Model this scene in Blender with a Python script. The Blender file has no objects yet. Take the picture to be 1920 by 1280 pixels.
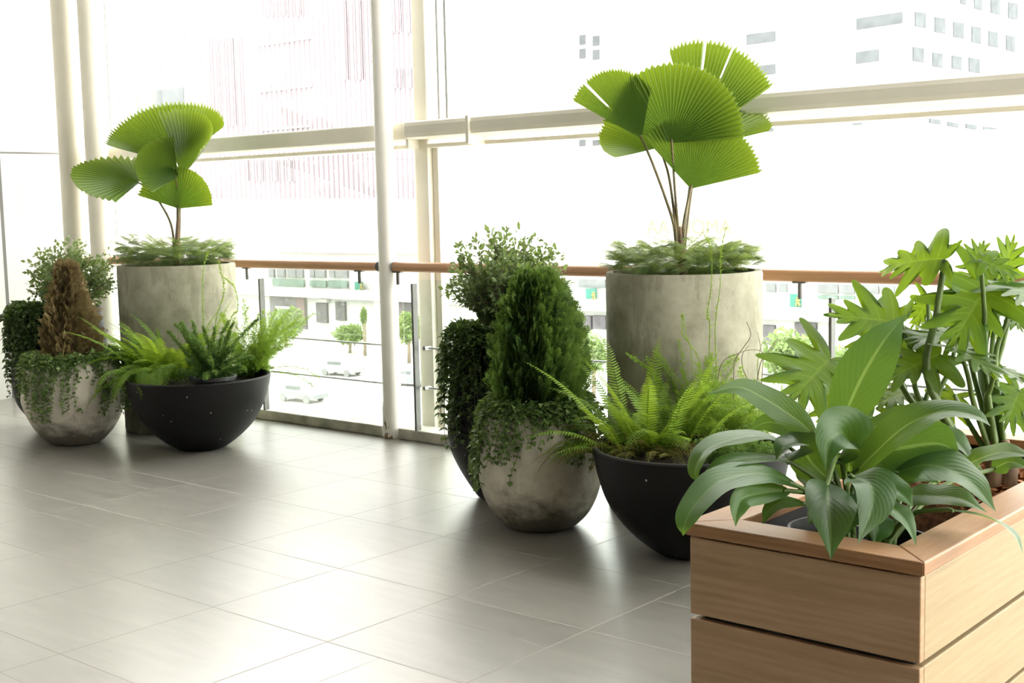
import bpy, math, random
import numpy as np
from mathutils import Vector, Matrix, noise

random.seed(11)
rng = np.random.default_rng(11)
PI = math.pi
S = bpy.context.scene
COL = S.collection

# ------------------------------------------------------------------ camera (solved from the tile joints, the facade and the planter edges)
F_PX = 2402.6
PITCH, ROLL, TH = 0.107090, -0.021561, 0.707009
H = 1.45
_s, _c = math.sin(TH), math.cos(TH)
FW = Vector((-_s * math.cos(PITCH), _c * math.cos(PITCH), -math.sin(PITCH)))
_rt = Vector((_c, _s, 0)); _up = _rt.cross(FW)
RT = _rt * math.cos(ROLL) + _up * math.sin(ROLL)
UP = -_rt * math.sin(ROLL) + _up * math.cos(ROLL)
EYE = Vector((0, 0, H))
cam_d = bpy.data.cameras.new('camera'); cam = bpy.data.objects.new('camera', cam_d); COL.objects.link(cam)
cam_d.sensor_fit = 'HORIZONTAL'; cam_d.sensor_width = 36; cam_d.lens = F_PX / 1920 * 36
cam_d.clip_start = 0.05; cam_d.clip_end = 600
M = Matrix((RT, UP, -FW)).transposed().to_4x4(); M.translation = EYE
cam.matrix_world = M
S.camera = cam
S.view_settings.view_transform = 'Standard'; S.view_settings.look = 'None'
S.view_settings.exposure = 0.85; S.view_settings.gamma = 1.0; S.view_settings.use_curve_mapping = False
S.cycles.max_bounces = 10; S.cycles.diffuse_bounces = 5; S.cycles.glossy_bounces = 4
S.cycles.transparent_max_bounces = 16; S.cycles.transmission_bounces = 6
S.cycles.use_denoising = True
S.cycles.caustics_reflective = False; S.cycles.caustics_refractive = False

# surveying helpers: where a sight line meets a plane of the building
def ray(x, y): return RT * ((x - 960) / F_PX) - UP * ((y - 640) / F_PX) + FW
def at_z(x, y, z=0.0): d = ray(x, y); return EYE + d * ((z - H) / d.z)
def at_Y(x, y, Y): d = ray(x, y); return EYE + d * (Y / d.y)
def at_X(x, y, X): d = ray(x, y); return EYE + d * (X / d.x)
def at_d(x, y, dep): return EYE + ray(x, y) * dep
def depth(p): return (Vector(p) - EYE).dot(FW)
def row_of(p):
    v = Vector(p) - EYE; return 640 - F_PX * v.dot(UP) / v.dot(FW)
def z_on_axis(X, Y, y):
    lo, hi = -8.0, 9.0
    for _ in range(50):
        m = (lo + hi) / 2
        if row_of((X, Y, m)) > y: lo = m
        else: hi = m
    return (lo + hi) / 2

# ------------------------------------------------------------------ materials
def new_mat(name):
    m = bpy.data.materials.new(name); m.use_nodes = True
    nt = m.node_tree; nt.nodes.clear()
    out = nt.nodes.new('ShaderNodeOutputMaterial')
    return m, nt, out
def N(nt, t, **kw):
    n = nt.nodes.new(t)
    for k, v in kw.items():
        if k in n.inputs: n.inputs[k].default_value = v
        else: setattr(n, k, v)
    return n
def L(nt, a, b): nt.links.new(a, b)
def rgba(c): return (c[0], c[1], c[2], 1)
def ramp(nt, fac, stops):
    r = nt.nodes.new('ShaderNodeValToRGB')
    while len(r.color_ramp.elements) < len(stops): r.color_ramp.elements.new(0.5)
    for e, (p, c) in zip(r.color_ramp.elements, stops):
        e.position = p; e.color = rgba(c)
    L(nt, fac, r.inputs[0]); return r.outputs[0]
def mixc(nt, fac, a, b, mode='MIX'):
    m = nt.nodes.new('ShaderNodeMix'); m.data_type = 'RGBA'; m.blend_type = mode
    for sock, v in ((m.inputs[0], fac), (m.inputs[6], a), (m.inputs[7], b)):
        if hasattr(v, 'is_linked') or hasattr(v, 'links'): L(nt, v, sock)
        elif isinstance(v, (int, float)): sock.default_value = v
        else: sock.default_value = rgba(v)
    return m.outputs[2]
def math_n(nt, op, a, b=None, c=None):
    m = nt.nodes.new('ShaderNodeMath'); m.operation = op
    for i, v in enumerate((a, b, c)):
        if v is None: continue
        if isinstance(v, (int, float)): m.inputs[i].default_value = v
        else: L(nt, v, m.inputs[i])
    return m.outputs[0]
def noise_n(nt, vec, scale, detail=4, rough=0.55):
    n = N(nt, 'ShaderNodeTexNoise', Scale=scale, Detail=detail, Roughness=rough)
    if vec is not None: L(nt, vec, n.inputs['Vector'])
    return n.outputs['Fac']
def mapped(nt, vec, scale=(1, 1, 1), loc=(0, 0, 0), rot=(0, 0, 0)):
    m = nt.nodes.new('ShaderNodeMapping'); L(nt, vec, m.inputs[0])
    m.inputs['Scale'].default_value = scale; m.inputs['Location'].default_value = loc; m.inputs['Rotation'].default_value = rot
    return m.outputs[0]
def bump_n(nt, h, strength, dist=0.01):
    b = N(nt, 'ShaderNodeBump', Strength=strength, Distance=dist); L(nt, h, b.inputs['Height']); return b.outputs[0]
def plain(name, col, rough=0.6, metal=0.0, spec=0.5, var=0.06, vscale=6, bump=0.0):
    m, nt, out = new_mat(name)
    g = nt.nodes.new('ShaderNodeNewGeometry')
    f = noise_n(nt, g.outputs['Position'], vscale)
    lo = [max(0, c * (1 - var)) for c in col]; hi = [min(1, c * (1 + var)) for c in col]
    p = N(nt, 'ShaderNodeBsdfPrincipled', Roughness=rough, Metallic=metal); p.inputs['Specular IOR Level'].default_value = spec
    L(nt, ramp(nt, f, [(0.3, lo), (0.7, hi)]), p.inputs['Base Color'])
    if bump: L(nt, bump_n(nt, noise_n(nt, g.outputs['Position'], vscale * 12), bump), p.inputs['Normal'])
    L(nt, p.outputs[0], out.inputs[0]); return m

def leaf_mat(name, dark, light, trans, tfac=0.35, rough=0.42, spec=0.5, mode='attr', vein=None):
    """mode attr: per-leaf attribute rnd; uv: u across the blade (0.5 = midrib), v along it"""
    m, nt, out = new_mat(name)
    g = nt.nodes.new('ShaderNodeNewGeometry')
    nz = noise_n(nt, g.outputs['Position'], 9)
    if mode == 'attr':
        a = N(nt, 'ShaderNodeAttribute'); a.attribute_name = 'rnd'
        fac = math_n(nt, 'ADD', math_n(nt, 'MULTIPLY', a.outputs['Fac'], 0.75), math_n(nt, 'MULTIPLY', math_n(nt, 'SUBTRACT', nz, 0.5), 0.8))
    else:
        oi = nt.nodes.new('ShaderNodeObjectInfo')
        fac = math_n(nt, 'ADD', math_n(nt, 'MULTIPLY', oi.outputs['Random'], 0.6), math_n(nt, 'MULTIPLY', nz, 0.4))
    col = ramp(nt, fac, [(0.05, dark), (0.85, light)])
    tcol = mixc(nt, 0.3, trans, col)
    p = N(nt, 'ShaderNodeBsdfPrincipled', Roughness=rough); p.inputs['Specular IOR Level'].default_value = spec
    if vein and mode == 'uv':
        uv = nt.nodes.new('ShaderNodeUVMap'); sp = nt.nodes.new('ShaderNodeSeparateXYZ'); L(nt, uv.outputs[0], sp.inputs[0])
    if vein and vein.get('fan'):
        q = math_n(nt, 'ABSOLUTE', math_n(nt, 'SUBTRACT', math_n(nt, 'FRACT', sp.outputs[0]), 0.5))
        edge = math_n(nt, 'POWER', sp.outputs[1], 3.0)
        col = mixc(nt, math_n(nt, 'MULTIPLY', edge, 0.5), col, (0.13, 0.21, 0.02)); tcol = mixc(nt, math_n(nt, 'MULTIPLY', edge, 0.75), tcol, (0.36, 0.47, 0.025))
        vf = math_n(nt, 'MULTIPLY', math_n(nt, 'LESS_THAN', q, 0.09), 0.7)
        col = mixc(nt, vf, col, vein['col']); tcol = mixc(nt, vf, tcol, vein['tcol'])
    elif vein and vein.get('lobe'):
        u = math_n(nt, 'ABSOLUTE', math_n(nt, 'SUBTRACT', sp.outputs[0], 0.5))
        q = math_n(nt, 'ABSOLUTE', math_n(nt, 'SUBTRACT', math_n(nt, 'FRACT', math_n(nt, 'MULTIPLY', sp.outputs[1], vein['lobe'])), 0.5))
        rib = math_n(nt, 'LESS_THAN', q, math_n(nt, 'MULTIPLY', math_n(nt, 'SUBTRACT', 0.62, u), 0.085))
        vf = math_n(nt, 'MULTIPLY', math_n(nt, 'MAXIMUM', rib, math_n(nt, 'LESS_THAN', u, 0.018)), 0.30)
        col = mixc(nt, vf, col, vein['col']); tcol = mixc(nt, vf, tcol, vein['tcol'])
    elif vein and mode == 'uv':
        u = math_n(nt, 'ABSOLUTE', math_n(nt, 'SUBTRACT', sp.outputs[0], 0.5))
        ph = math_n(nt, 'SUBTRACT', math_n(nt, 'MULTIPLY', sp.outputs[1], vein['n']), math_n(nt, 'MULTIPLY', u, vein['slant']))
        w = math_n(nt, 'SINE', math_n(nt, 'MULTIPLY', ph, 2 * PI))
        side = math_n(nt, 'SMOOTH_MIN', math_n(nt, 'MAXIMUM', math_n(nt, 'SUBTRACT', w, 0.55), 0.0), 0.35, 0.1)
        mid = math_n(nt, 'LESS_THAN', u, vein.get('mid', 0.022))
        vf = math_n(nt, 'MINIMUM', math_n(nt, 'ADD', math_n(nt, 'MULTIPLY', side, vein['s']), math_n(nt, 'MULTIPLY', mid, 0.75)), 1.0)
        col = mixc(nt, vf, col, vein['col']); tcol = mixc(nt, vf, tcol, vein['tcol'])
        L(nt, bump_n(nt, w, vein.get('b', 0.25), 0.004), p.inputs['Normal'])
    L(nt, col, p.inputs['Base Color'])
    t = nt.nodes.new('ShaderNodeBsdfTranslucent'); L(nt, tcol, t.inputs[0])
    mx = N(nt, 'ShaderNodeMixShader'); mx.inputs[0].default_value = tfac
    L(nt, p.outputs[0], mx.inputs[1]); L(nt, t.outputs[0], mx.inputs[2]); L(nt, mx.outputs[0], out.inputs[0])
    return m

MT = {}
MT['white'] = plain('white_paint', (0.84, 0.82, 0.76), 0.45, var=0.03)
MT['frame'] = plain('cream_frame_paint', (0.85, 0.815, 0.70), 0.5, var=0.05, vscale=3)
MT['corner_pipe'] = plain('shaded_pipe_paint', (0.66, 0.63, 0.53), 0.5, var=0.03)  # white pipes painted darker to stand in for their shaded halves
MT['ceiling'] = plain('ceiling_paint', (0.30, 0.29, 0.27), 0.8, var=0.03)
MT['steel'] = plain('brushed_steel', (0.42, 0.42, 0.41), 0.38, 0.85)
MT['dark_steel'] = plain('dark_steel', (0.13, 0.125, 0.12), 0.4, 0.5)
MT['kerb'] = plain('concrete_kerb', (0.48, 0.46, 0.40), 0.85, var=0.35, vscale=7, bump=0.3)
MT['soil'] = plain('potting_soil', (0.05, 0.034, 0.022), 0.95, var=0.6, vscale=40, bump=1.0)
MT['mulch'] = plain('bark_mulch', (0.30, 0.125, 0.055), 0.9, var=0.6, vscale=60, bump=1.0)
MT['liner'] = plain('black_liner', (0.022, 0.022, 0.022), 0.5, var=0.2)
MT['plastic'] = plain('black_plastic', (0.025, 0.026, 0.027), 0.38, var=0.2)
MT['stem'] = plain('brown_stem', (0.16, 0.10, 0.055), 0.7, var=0.35, vscale=20)
MT['twig'] = plain('grey_twig', (0.20, 0.16, 0.11), 0.8, var=0.3, vscale=20)
MT['petiole'] = plain('green_petiole', (0.10, 0.16, 0.035), 0.5, var=0.3, vscale=14)
MT['petiole_dark'] = plain('dark_green_petiole', (0.05, 0.085, 0.022), 0.5, var=0.3, vscale=14)
MT['palm_petiole'] = plain('brown_green_petiole', (0.14, 0.115, 0.045), 0.55, var=0.45, vscale=10)
MT['dead'] = plain('dead_leaf', (0.32, 0.20, 0.09), 0.8, var=0.4, vscale=30)

def black_pot():
    m, nt, out = new_mat('matte_black_fibreglass')
    g = nt.nodes.new('ShaderNodeNewGeometry')
    f = noise_n(nt, g.outputs['Position'], 4)
    v = N(nt, 'ShaderNodeTexVoronoi', Scale=17); L(nt, g.outputs['Position'], v.inputs['Vector'])
    dots = math_n(nt, 'LESS_THAN', v.outputs['Distance'], 0.075)
    pick = math_n(nt, 'GREATER_THAN', noise_n(nt, g.outputs['Position'], 9), 0.50)
    base = ramp(nt, f, [(0.3, (0.007, 0.0065, 0.0065)), (0.7, (0.010, 0.0095, 0.009))])
    c = mixc(nt, math_n(nt, 'MULTIPLY', dots, pick), base, (0.35, 0.35, 0.33))
    p = N(nt, 'ShaderNodeBsdfPrincipled', Roughness=0.52); L(nt, c, p.inputs['Base Color'])
    p.inputs['Specular IOR Level'].default_value = 0.16
    L(nt, bump_n(nt, noise_n(nt, g.outputs['Position'], 160), 0.15, 0.003), p.inputs['Normal'])
    L(nt, p.outputs[0], out.inputs[0]); return m
MT['black_pot'] = black_pot()

def concrete(name, base, light, dark, stain=None, seam=False):
    """weathered concrete; stain = colour of the dirt that collects on the lower body, with an irregular edge"""
    m, nt, out = new_mat(name)
    tc = nt.nodes.new('ShaderNodeTexCoord'); o = tc.outputs['Object']
    n1 = noise_n(nt, o, 5, 8, 0.62); n2 = noise_n(nt, o, 28, 6, 0.65)
    n3 = noise_n(nt, mapped(nt, o, (9, 9, 2.2)), 1, 6, 0.6)
    c = ramp(nt, n1, [(0.3, dark), (0.5, base), (0.72, light)])
    c = mixc(nt, math_n(nt, 'MULTIPLY', n2, 0.35), c, light)
    c = mixc(nt, math_n(nt, 'MULTIPLY', math_n(nt, 'GREATER_THAN', n3, 0.56), 0.30), c, dark)
    if stain:
        sp = nt.nodes.new('ShaderNodeSeparateXYZ'); L(nt, o, sp.inputs[0])
        mr = N(nt, 'ShaderNodeMapRange'); mr.inputs['From Min'].default_value = 0.02; mr.inputs['From Max'].default_value = 0.34
        mr.inputs['To Min'].default_value = 1.0; mr.inputs['To Max'].default_value = 0.0
        L(nt, sp.outputs[2], mr.inputs[0])
        sn = noise_n(nt, mapped(nt, o, (1, 1, 1.6)), 9, 8, 0.7)
        k = math_n(nt, 'ADD', math_n(nt, 'MULTIPLY', mr.outputs[0], 0.62), math_n(nt, 'MULTIPLY', sn, 0.75))
        kk = N(nt, 'ShaderNodeMapRange'); kk.inputs['From Min'].default_value = 0.62; kk.inputs['From Max'].default_value = 0.92
        L(nt, k, kk.inputs[0])
        c = mixc(nt, math_n(nt, 'MULTIPLY', kk.outputs[0], 0.85), c, stain)
    p = N(nt, 'ShaderNodeBsdfPrincipled', Roughness=0.85); L(nt, c, p.inputs['Base Color'])
    p.inputs['Specular IOR Level'].default_value = 0.25
    L(nt, bump_n(nt, n2, 0.25, 0.006), p.inputs['Normal'])
    L(nt, p.outputs[0], out.inputs[0]); return m
MT['concrete'] = concrete('weathered_pale_concrete', (0.55, 0.51, 0.42), (0.66, 0.625, 0.53), (0.38, 0.34, 0.265), stain=(0.06, 0.05, 0.034))
MT['cyl'] = concrete('grey_green_cement', (0.285, 0.275, 0.20), (0.40, 0.385, 0.30), (0.15, 0.142, 0.098))

def wood(name, base, dark, light, axis, rough=0.5, scale=1.0):
    m, nt, out = new_mat(name)
    tc = nt.nodes.new('ShaderNodeTexCoord'); o = tc.outputs['Object']
    sc = {'x': (1.2, 16, 16), 'y': (16, 1.2, 16), 'z': (16, 16, 1.2)}[axis]
    mp = mapped(nt, o, tuple(v * scale for v in sc))
    nd = N(nt, 'ShaderNodeTexNoise', Scale=1.0, Detail=2); L(nt, mp, nd.inputs['Vector'])
    w = N(nt, 'ShaderNodeTexWave', Scale=0.8, Distortion=9.0, Detail=3.0); w.bands_direction = 'Z'
    w.inputs['Detail Scale'].default_value = 1.2; L(nt, mp, w.inputs['Vector'])
    f2 = noise_n(nt, mapped(nt, o, tuple(v * scale * 7 for v in sc)), 1, 4, 0.6)
    f = math_n(nt, 'ADD', math_n(nt, 'MULTIPLY', w.outputs['Fac'], 0.10), math_n(nt, 'ADD', math_n(nt, 'MULTIPLY', nd.outputs['Fac'], 0.5), math_n(nt, 'MULTIPLY', f2, 0.40)))
    c = ramp(nt, f, [(0.22, dark), (0.5, base), (0.8, light)])
    p = N(nt, 'ShaderNodeBsdfPrincipled', Roughness=rough); L(nt, c, p.inputs['Base Color'])
    p.inputs['Specular IOR Level'].default_value = 0.35
    L(nt, bump_n(nt, f2, 0.12, 0.003), p.inputs['Normal'])
    L(nt, p.outputs[0], out.inputs[0]); return m
OAK = ((0.39, 0.248, 0.138), (0.27, 0.158, 0.08), (0.48, 0.325, 0.195))
MT['oak_x'] = wood('pale_oak_boards', *OAK, 'x')
MT['oak_y'] = wood('toned_down_oak_boards', (0.33, 0.245, 0.135), (0.27, 0.195, 0.10), (0.38, 0.295, 0.17), 'y')  # same oak, darkened in colour to offset the strong side light
MT['rim_wood'] = wood('reddish_rim_timber', (0.32, 0.165, 0.075), (0.21, 0.095, 0.037), (0.40, 0.23, 0.115), 'y', 0.4)
MT['rim_wood_x'] = wood('reddish_rim_timber_across', (0.32, 0.165, 0.075), (0.21, 0.095, 0.037), (0.40, 0.23, 0.115), 'x', 0.4)
MT['rail_wood'] = wood('varnished_handrail_timber', (0.50, 0.27, 0.145), (0.43, 0.22, 0.11), (0.57, 0.33, 0.19), 'x', 0.35)

def floor_mat():
    m, nt, out = new_mat('grey_stone_tiles')
    tc = nt.nodes.new('ShaderNodeNewGeometry'); o = tc.outputs['Position']
    sp = nt.nodes.new('ShaderNodeSeparateXYZ'); L(nt, o, sp.inputs[0])
    def cell(v, off, step):
        t = math_n(nt, 'DIVIDE', math_n(nt, 'SUBTRACT', v, off), step)
        fr = math_n(nt, 'FRACT', t); idx = math_n(nt, 'FLOOR', t)
        d = math_n(nt, 'MULTIPLY', math_n(nt, 'SUBTRACT', 0.5, math_n(nt, 'ABSOLUTE', math_n(nt, 'SUBTRACT', fr, 0.5))), step)
        return fr, idx, d
    fx, ix, dx = cell(sp.outputs[0], -3.828, 0.6265)
    fy, iy, dy = cell(sp.outputs[1], 3.375, 0.6175)
    cv = nt.nodes.new('ShaderNodeCombineXYZ'); L(nt, ix, cv.inputs[0]); L(nt, iy, cv.inputs[1])
    wn = nt.nodes.new('ShaderNodeTexWhiteNoise'); wn.noise_dimensions = '3D'; L(nt, cv.outputs[0], wn.inputs['Vector'])
    r = wn.outputs['Value']
    # some tiles are laid as two cut pieces: a second joint inside the tile
    split_x = math_n(nt, 'MULTIPLY', math_n(nt, 'ABSOLUTE', math_n(nt, 'SUBTRACT', fx, 0.41)), 0.6265)
    split_y = math_n(nt, 'MULTIPLY', math_n(nt, 'ABSOLUTE', math_n(nt, 'SUBTRACT', fy, 0.66)), 0.6175)
    sx = math_n(nt, 'MULTIPLY', math_n(nt, 'LESS_THAN', split_x, 0.0016), math_n(nt, 'GREATER_THAN', r, 0.70))
    sy = math_n(nt, 'MULTIPLY', math_n(nt, 'LESS_THAN', split_y, 0.0016), math_n(nt, 'LESS_THAN', r, 0.22))
    g = math_n(nt, 'LESS_THAN', math_n(nt, 'MINIMUM', dx, dy), 0.0025)
    g = math_n(nt, 'MINIMUM', math_n(nt, 'ADD', g, math_n(nt, 'ADD', sx, sy)), 1.0)
    st = noise_n(nt, mapped(nt, o, (1.3, 7.5, 1), rot=(0, 0, 0.12)), 2.2, 6, 0.62)
    fine = noise_n(nt, o, 190, 3, 0.7)
    f = math_n(nt, 'ADD', math_n(nt, 'MULTIPLY', st, 0.6), math_n(nt, 'ADD', math_n(nt, 'MULTIPLY', fine, 0.25), math_n(nt, 'MULTIPLY', r, 0.15)))
    c = ramp(nt, f, [(0.3, (0.155, 0.145, 0.128)), (0.5, (0.205, 0.193, 0.171)), (0.75, (0.265, 0.25, 0.222))])
    c = mixc(nt, g, c, (0.30, 0.285, 0.255))
    p = N(nt, 'ShaderNodeBsdfPrincipled'); L(nt, c, p.inputs['Base Color'])
    ro = ramp(nt, f, [(0.0, (0.285,) * 3), (1.0, (0.305,) * 3)])
    L(nt, mixc(nt, g, ro, (0.85, 0.85, 0.85)), p.inputs['Roughness'])
    L(nt, math_n(nt, 'MULTIPLY', math_n(nt, 'SUBTRACT', 1.0, g), 0.55), p.inputs['Coat Weight']); p.inputs['Coat Roughness'].default_value = 0.33
    L(nt, math_n(nt, 'SUBTRACT', 1.0, math_n(nt, 'MULTIPLY', g, 0.85)), p.inputs['Specular IOR Level'])
    L(nt, bump_n(nt, fine, 0.10, 0.002), p.inputs['Normal'])
    L(nt, p.outputs[0], out.inputs[0]); return m
MT['floor'] = floor_mat()

def panel_wall_mat():
    m, nt, out = new_mat('white_wall_panels')
    g = nt.nodes.new('ShaderNodeNewGeometry'); sp = nt.nodes.new('ShaderNodeSeparateXYZ'); L(nt, g.outputs['Position'], sp.inputs[0])
    zl = at_X(60, 287, WALL_X).z; yl = at_X(14, 560, WALL_X).y
    a = math_n(nt, 'LESS_THAN', math_n(nt, 'ABSOLUTE', math_n(nt, 'SUBTRACT', sp.outputs[2], zl)), 0.007)
    b = math_n(nt, 'LESS_THAN', math_n(nt, 'ABSOLUTE', math_n(nt, 'SUBTRACT', sp.outputs[1], yl)), 0.014)
    b = math_n(nt, 'MULTIPLY', b, math_n(nt, 'LESS_THAN', sp.outputs[2], zl))
    f = math_n(nt, 'MINIMUM', math_n(nt, 'ADD', a, b), 1.0)
    c = mixc(nt, f, (0.87, 0.87, 0.83), (0.20, 0.20, 0.19))
    p = N(nt, 'ShaderNodeBsdfPrincipled', Roughness=0.5); L(nt, c, p.inputs['Base Color']); L(nt, p.outputs[0], out.inputs[0]); return m

def glass_mat(name, tint=(0.97, 0.98, 0.97), refl=0.04):
    m, nt, out = new_mat(name)
    t = nt.nodes.new('ShaderNodeBsdfTransparent'); t.inputs[0].default_value = rgba(tint)
    gl = N(nt, 'ShaderNodeBsdfGlossy', Roughness=0.02)
    fr = N(nt, 'ShaderNodeFresnel', IOR=1.35)
    mx = nt.nodes.new('ShaderNodeMixShader'); L(nt, math_n(nt, 'MINIMUM', math_n(nt, 'MULTIPLY', fr.outputs[0], 0.6), 0.2), mx.inputs[0])
    L(nt, t.outputs[0], mx.inputs[1]); L(nt, gl.outputs[0], mx.inputs[2]); L(nt, mx.outputs[0], out.inputs[0]); return m
MT['glass'] = glass_mat('clear_window_glass')
MT['rail_glass'] = glass_mat('balustrade_glass', (0.93, 0.965, 0.95))

# plants
MT['fan_leaf'] = leaf_mat('fan_palm_leaf', (0.018, 0.056, 0.008), (0.048, 0.108, 0.013), (0.125, 0.225, 0.012), 0.37, 0.42, 0.45, 'uv', vein=dict(fan=True, col=(0.17, 0.25, 0.06), tcol=(0.36, 0.50, 0.06)))
MT['lily_leaf'] = leaf_mat('peace_lily_leaf', (0.016, 0.052, 0.012), (0.040, 0.105, 0.020), (0.24, 0.40, 0.03), 0.30, 0.42, 0.32, 'uv',
    vein=dict(n=11, slant=9, s=0.22, mid=0.03, col=(0.055, 0.12, 0.03), tcol=(0.42, 0.58, 0.12), b=0.06))
MT['philo_leaf'] = leaf_mat('philodendron_leaf', (0.024, 0.070, 0.010), (0.060, 0.135, 0.016), (0.36, 0.53, 0.02), 0.42, 0.42, 0.25, 'uv', vein=dict(lobe=6, col=(0.12, 0.20, 0.03), tcol=(0.56, 0.70, 0.08)))
MT['fern'] = leaf_mat('boston_fern_leaf', (0.09, 0.19, 0.02), (0.20, 0.32, 0.035), (0.46, 0.60, 0.04), 0.42, 0.5, 0.35)
MT['fern_dull'] = leaf_mat('old_fern_leaf', (0.11, 0.12, 0.025), (0.25, 0.22, 0.06), (0.42, 0.36, 0.06), 0.35, 0.6, 0.3)
MT['plume'] = leaf_mat('asparagus_fern_needles', (0.13, 0.25, 0.03), (0.26, 0.40, 0.05), (0.48, 0.62, 0.06), 0.4, 0.6, 0.3)
MT['plume_dark'] = leaf_mat('foxtail_fern_needles', (0.06, 0.135, 0.03), (0.16, 0.26, 0.06), (0.28, 0.42, 0.06), 0.35, 0.6, 0.3)
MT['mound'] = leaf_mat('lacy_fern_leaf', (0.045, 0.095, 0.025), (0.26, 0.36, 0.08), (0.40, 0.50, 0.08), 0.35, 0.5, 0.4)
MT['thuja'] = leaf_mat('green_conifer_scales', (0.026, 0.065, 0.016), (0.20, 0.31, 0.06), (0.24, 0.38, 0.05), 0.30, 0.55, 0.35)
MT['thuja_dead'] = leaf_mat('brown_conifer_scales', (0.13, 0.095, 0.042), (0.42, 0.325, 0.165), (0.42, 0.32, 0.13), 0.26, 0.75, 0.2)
MT['shrub'] = leaf_mat('small_shrub_leaf', (0.075, 0.13, 0.045), (0.20, 0.28, 0.105), (0.34, 0.44, 0.10), 0.32, 0.4, 0.5)
MT['ivy'] = leaf_mat('dark_trailing_leaf', (0.024, 0.058, 0.015), (0.11, 0.175, 0.045), (0.20, 0.32, 0.05), 0.25, 0.36, 0.5)
MT['trail'] = leaf_mat('trailing_leaf', (0.055, 0.115, 0.03), (0.23, 0.33, 0.11), (0.34, 0.45, 0.09), 0.3, 0.4, 0.5)
MT['street_leaf'] = leaf_mat('street_tree_leaf', (0.13, 0.19, 0.06), (0.24, 0.30, 0.12), (0.22, 0.30, 0.1), 0.4, 0.6, 0.3)

# ------------------------------------------------------------------ mesh helpers
class MB:
    def __init__(s): s.v = []; s.f = []; s.uv = None
    def box(s, lo, hi, rot=None, org=None):
        b = len(s.v)
        for z in (lo[2], hi[2]):
            for x, y in ((lo[0], lo[1]), (hi[0], lo[1]), (hi[0], hi[1]), (lo[0], hi[1])):
                p = Vector((x, y, z))
                if rot is not None: p = rot @ (p - Vector(org)) + Vector(org)
                s.v.append(tuple(p))
        for q in ((0, 3, 2, 1), (4, 5, 6, 7), (0, 1, 5, 4), (1, 2, 6, 5), (2, 3, 7, 6), (3, 0, 4, 7)):
            s.f.append(tuple(b + i for i in q))
        return s
    def tube(s, pts, r, seg=8, cap=True):
        pts = [Vector(p) for p in pts]; n = len(pts)
        rr = r if isinstance(r, (list, tuple)) else [r] * n
        b = len(s.v); ref = None
        for i, p in enumerate(pts):
            d = (pts[min(i + 1, n - 1)] - pts[max(i - 1, 0)]).normalized()
            if ref is None:
                ref = Vector((1, 0, 0)) if abs(d.x) < 0.8 else Vector((0, 1, 0))
            x = (ref - d * ref.dot(d)).normalized(); y = d.cross(x); ref = x
            for k in range(seg):
                a = 2 * PI * k / seg
                s.v.append(tuple(p + (x * math.cos(a) + y * math.sin(a)) * rr[i]))
        for i in range(n - 1):
            for k in range(seg):
                k2 = (k + 1) % seg
                s.f.append((b + i * seg + k, b + i * seg + k2, b + (i + 1) * seg + k2, b + (i + 1) * seg + k))
        if cap:
            s.f.append(tuple(b + k for k in reversed(range(seg)))); s.f.append(tuple(b + (n - 1) * seg + k for k in range(seg)))
        return s
    def lathe(s, prof, c=(0, 0), seg=72):
        b = len(s.v); n = len(prof)
        for r, z in prof:
            for k in range(seg):
                a = 2 * PI * k / seg
                s.v.append((c[0] + r * math.cos(a), c[1] + r * math.sin(a), z))
        for i in range(n - 1):
            for k in range(seg):
                k2 = (k + 1) % seg
                s.f.append((b + i * seg + k, b + i * seg + k2, b + (i + 1) * seg + k2, b + (i + 1) * seg + k))
        s.f.append(tuple(b + k for k in reversed(range(seg)))); s.f.append(tuple(b + (n - 1) * seg + k for k in range(seg)))
        return s
    def quad(s, a, b_, c, d):
        b = len(s.v); s.v += [tuple(a), tuple(b_), tuple(c), tuple(d)]; s.f.append((b, b + 1, b + 2, b + 3)); return s
    def prism(s, poly, z0, z1):
        b = len(s.v); n = len(poly)
        for z in (z0, z1):
            for p in poly: s.v.append((p[0], p[1], z))
        for i in range(n):
            j = (i + 1) % n; s.f.append((b + i, b + j, b + n + j, b + n + i))
        s.f.append(tuple(b + i for i in reversed(range(n)))); s.f.append(tuple(b + n + i for i in range(n))); return s

ORG = {}
def build(name, mb, mat, parent=None, smooth=False, bevel=0.0, rnd=None, auto=None):
    o = None
    org = ORG.get(parent.name, Vector((0, 0, 0))) if parent else None
    if org is None:
        v = np.array(mb.v); org = Vector(((v[:, 0].min() + v[:, 0].max()) / 2, (v[:, 1].min() + v[:, 1].max()) / 2, v[:, 2].min()))
    me = bpy.data.meshes.new(name)
    v = np.asarray(mb.v, dtype=float) - np.array(org)
    me.from_pydata(v.tolist(), [], [list(map(int, f)) for f in mb.f])
    if mb.uv is not None:
        lay = me.uv_layers.new(name='UVMap')
        vi = np.zeros(len(me.loops), dtype=np.int32); me.loops.foreach_get('vertex_index', vi)
        lay.data.foreach_set('uv', np.asarray(mb.uv, dtype=np.float32)[vi].ravel())
    if rnd is not None:
        at = me.attributes.new('rnd', 'FLOAT', 'POINT'); at.data.foreach_set('value', np.asarray(rnd, dtype=np.float32))
    me.materials.append(mat)
    if smooth:
        me.polygons.foreach_set('use_smooth', [True] * len(me.polygons))
        if auto: me.set_sharp_from_angle(angle=math.radians(auto))
    me.update()
    o = bpy.data.objects.new(name, me); COL.objects.link(o)
    if parent: o.parent = parent; ORG[o.name] = org
    else: o.location = org; ORG[o.name] = org
    if bevel:
        b = o.modifiers.new('bevel', 'BEVEL'); b.width = bevel; b.segments = 2; b.limit_method = 'ANGLE'
    return o
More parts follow.
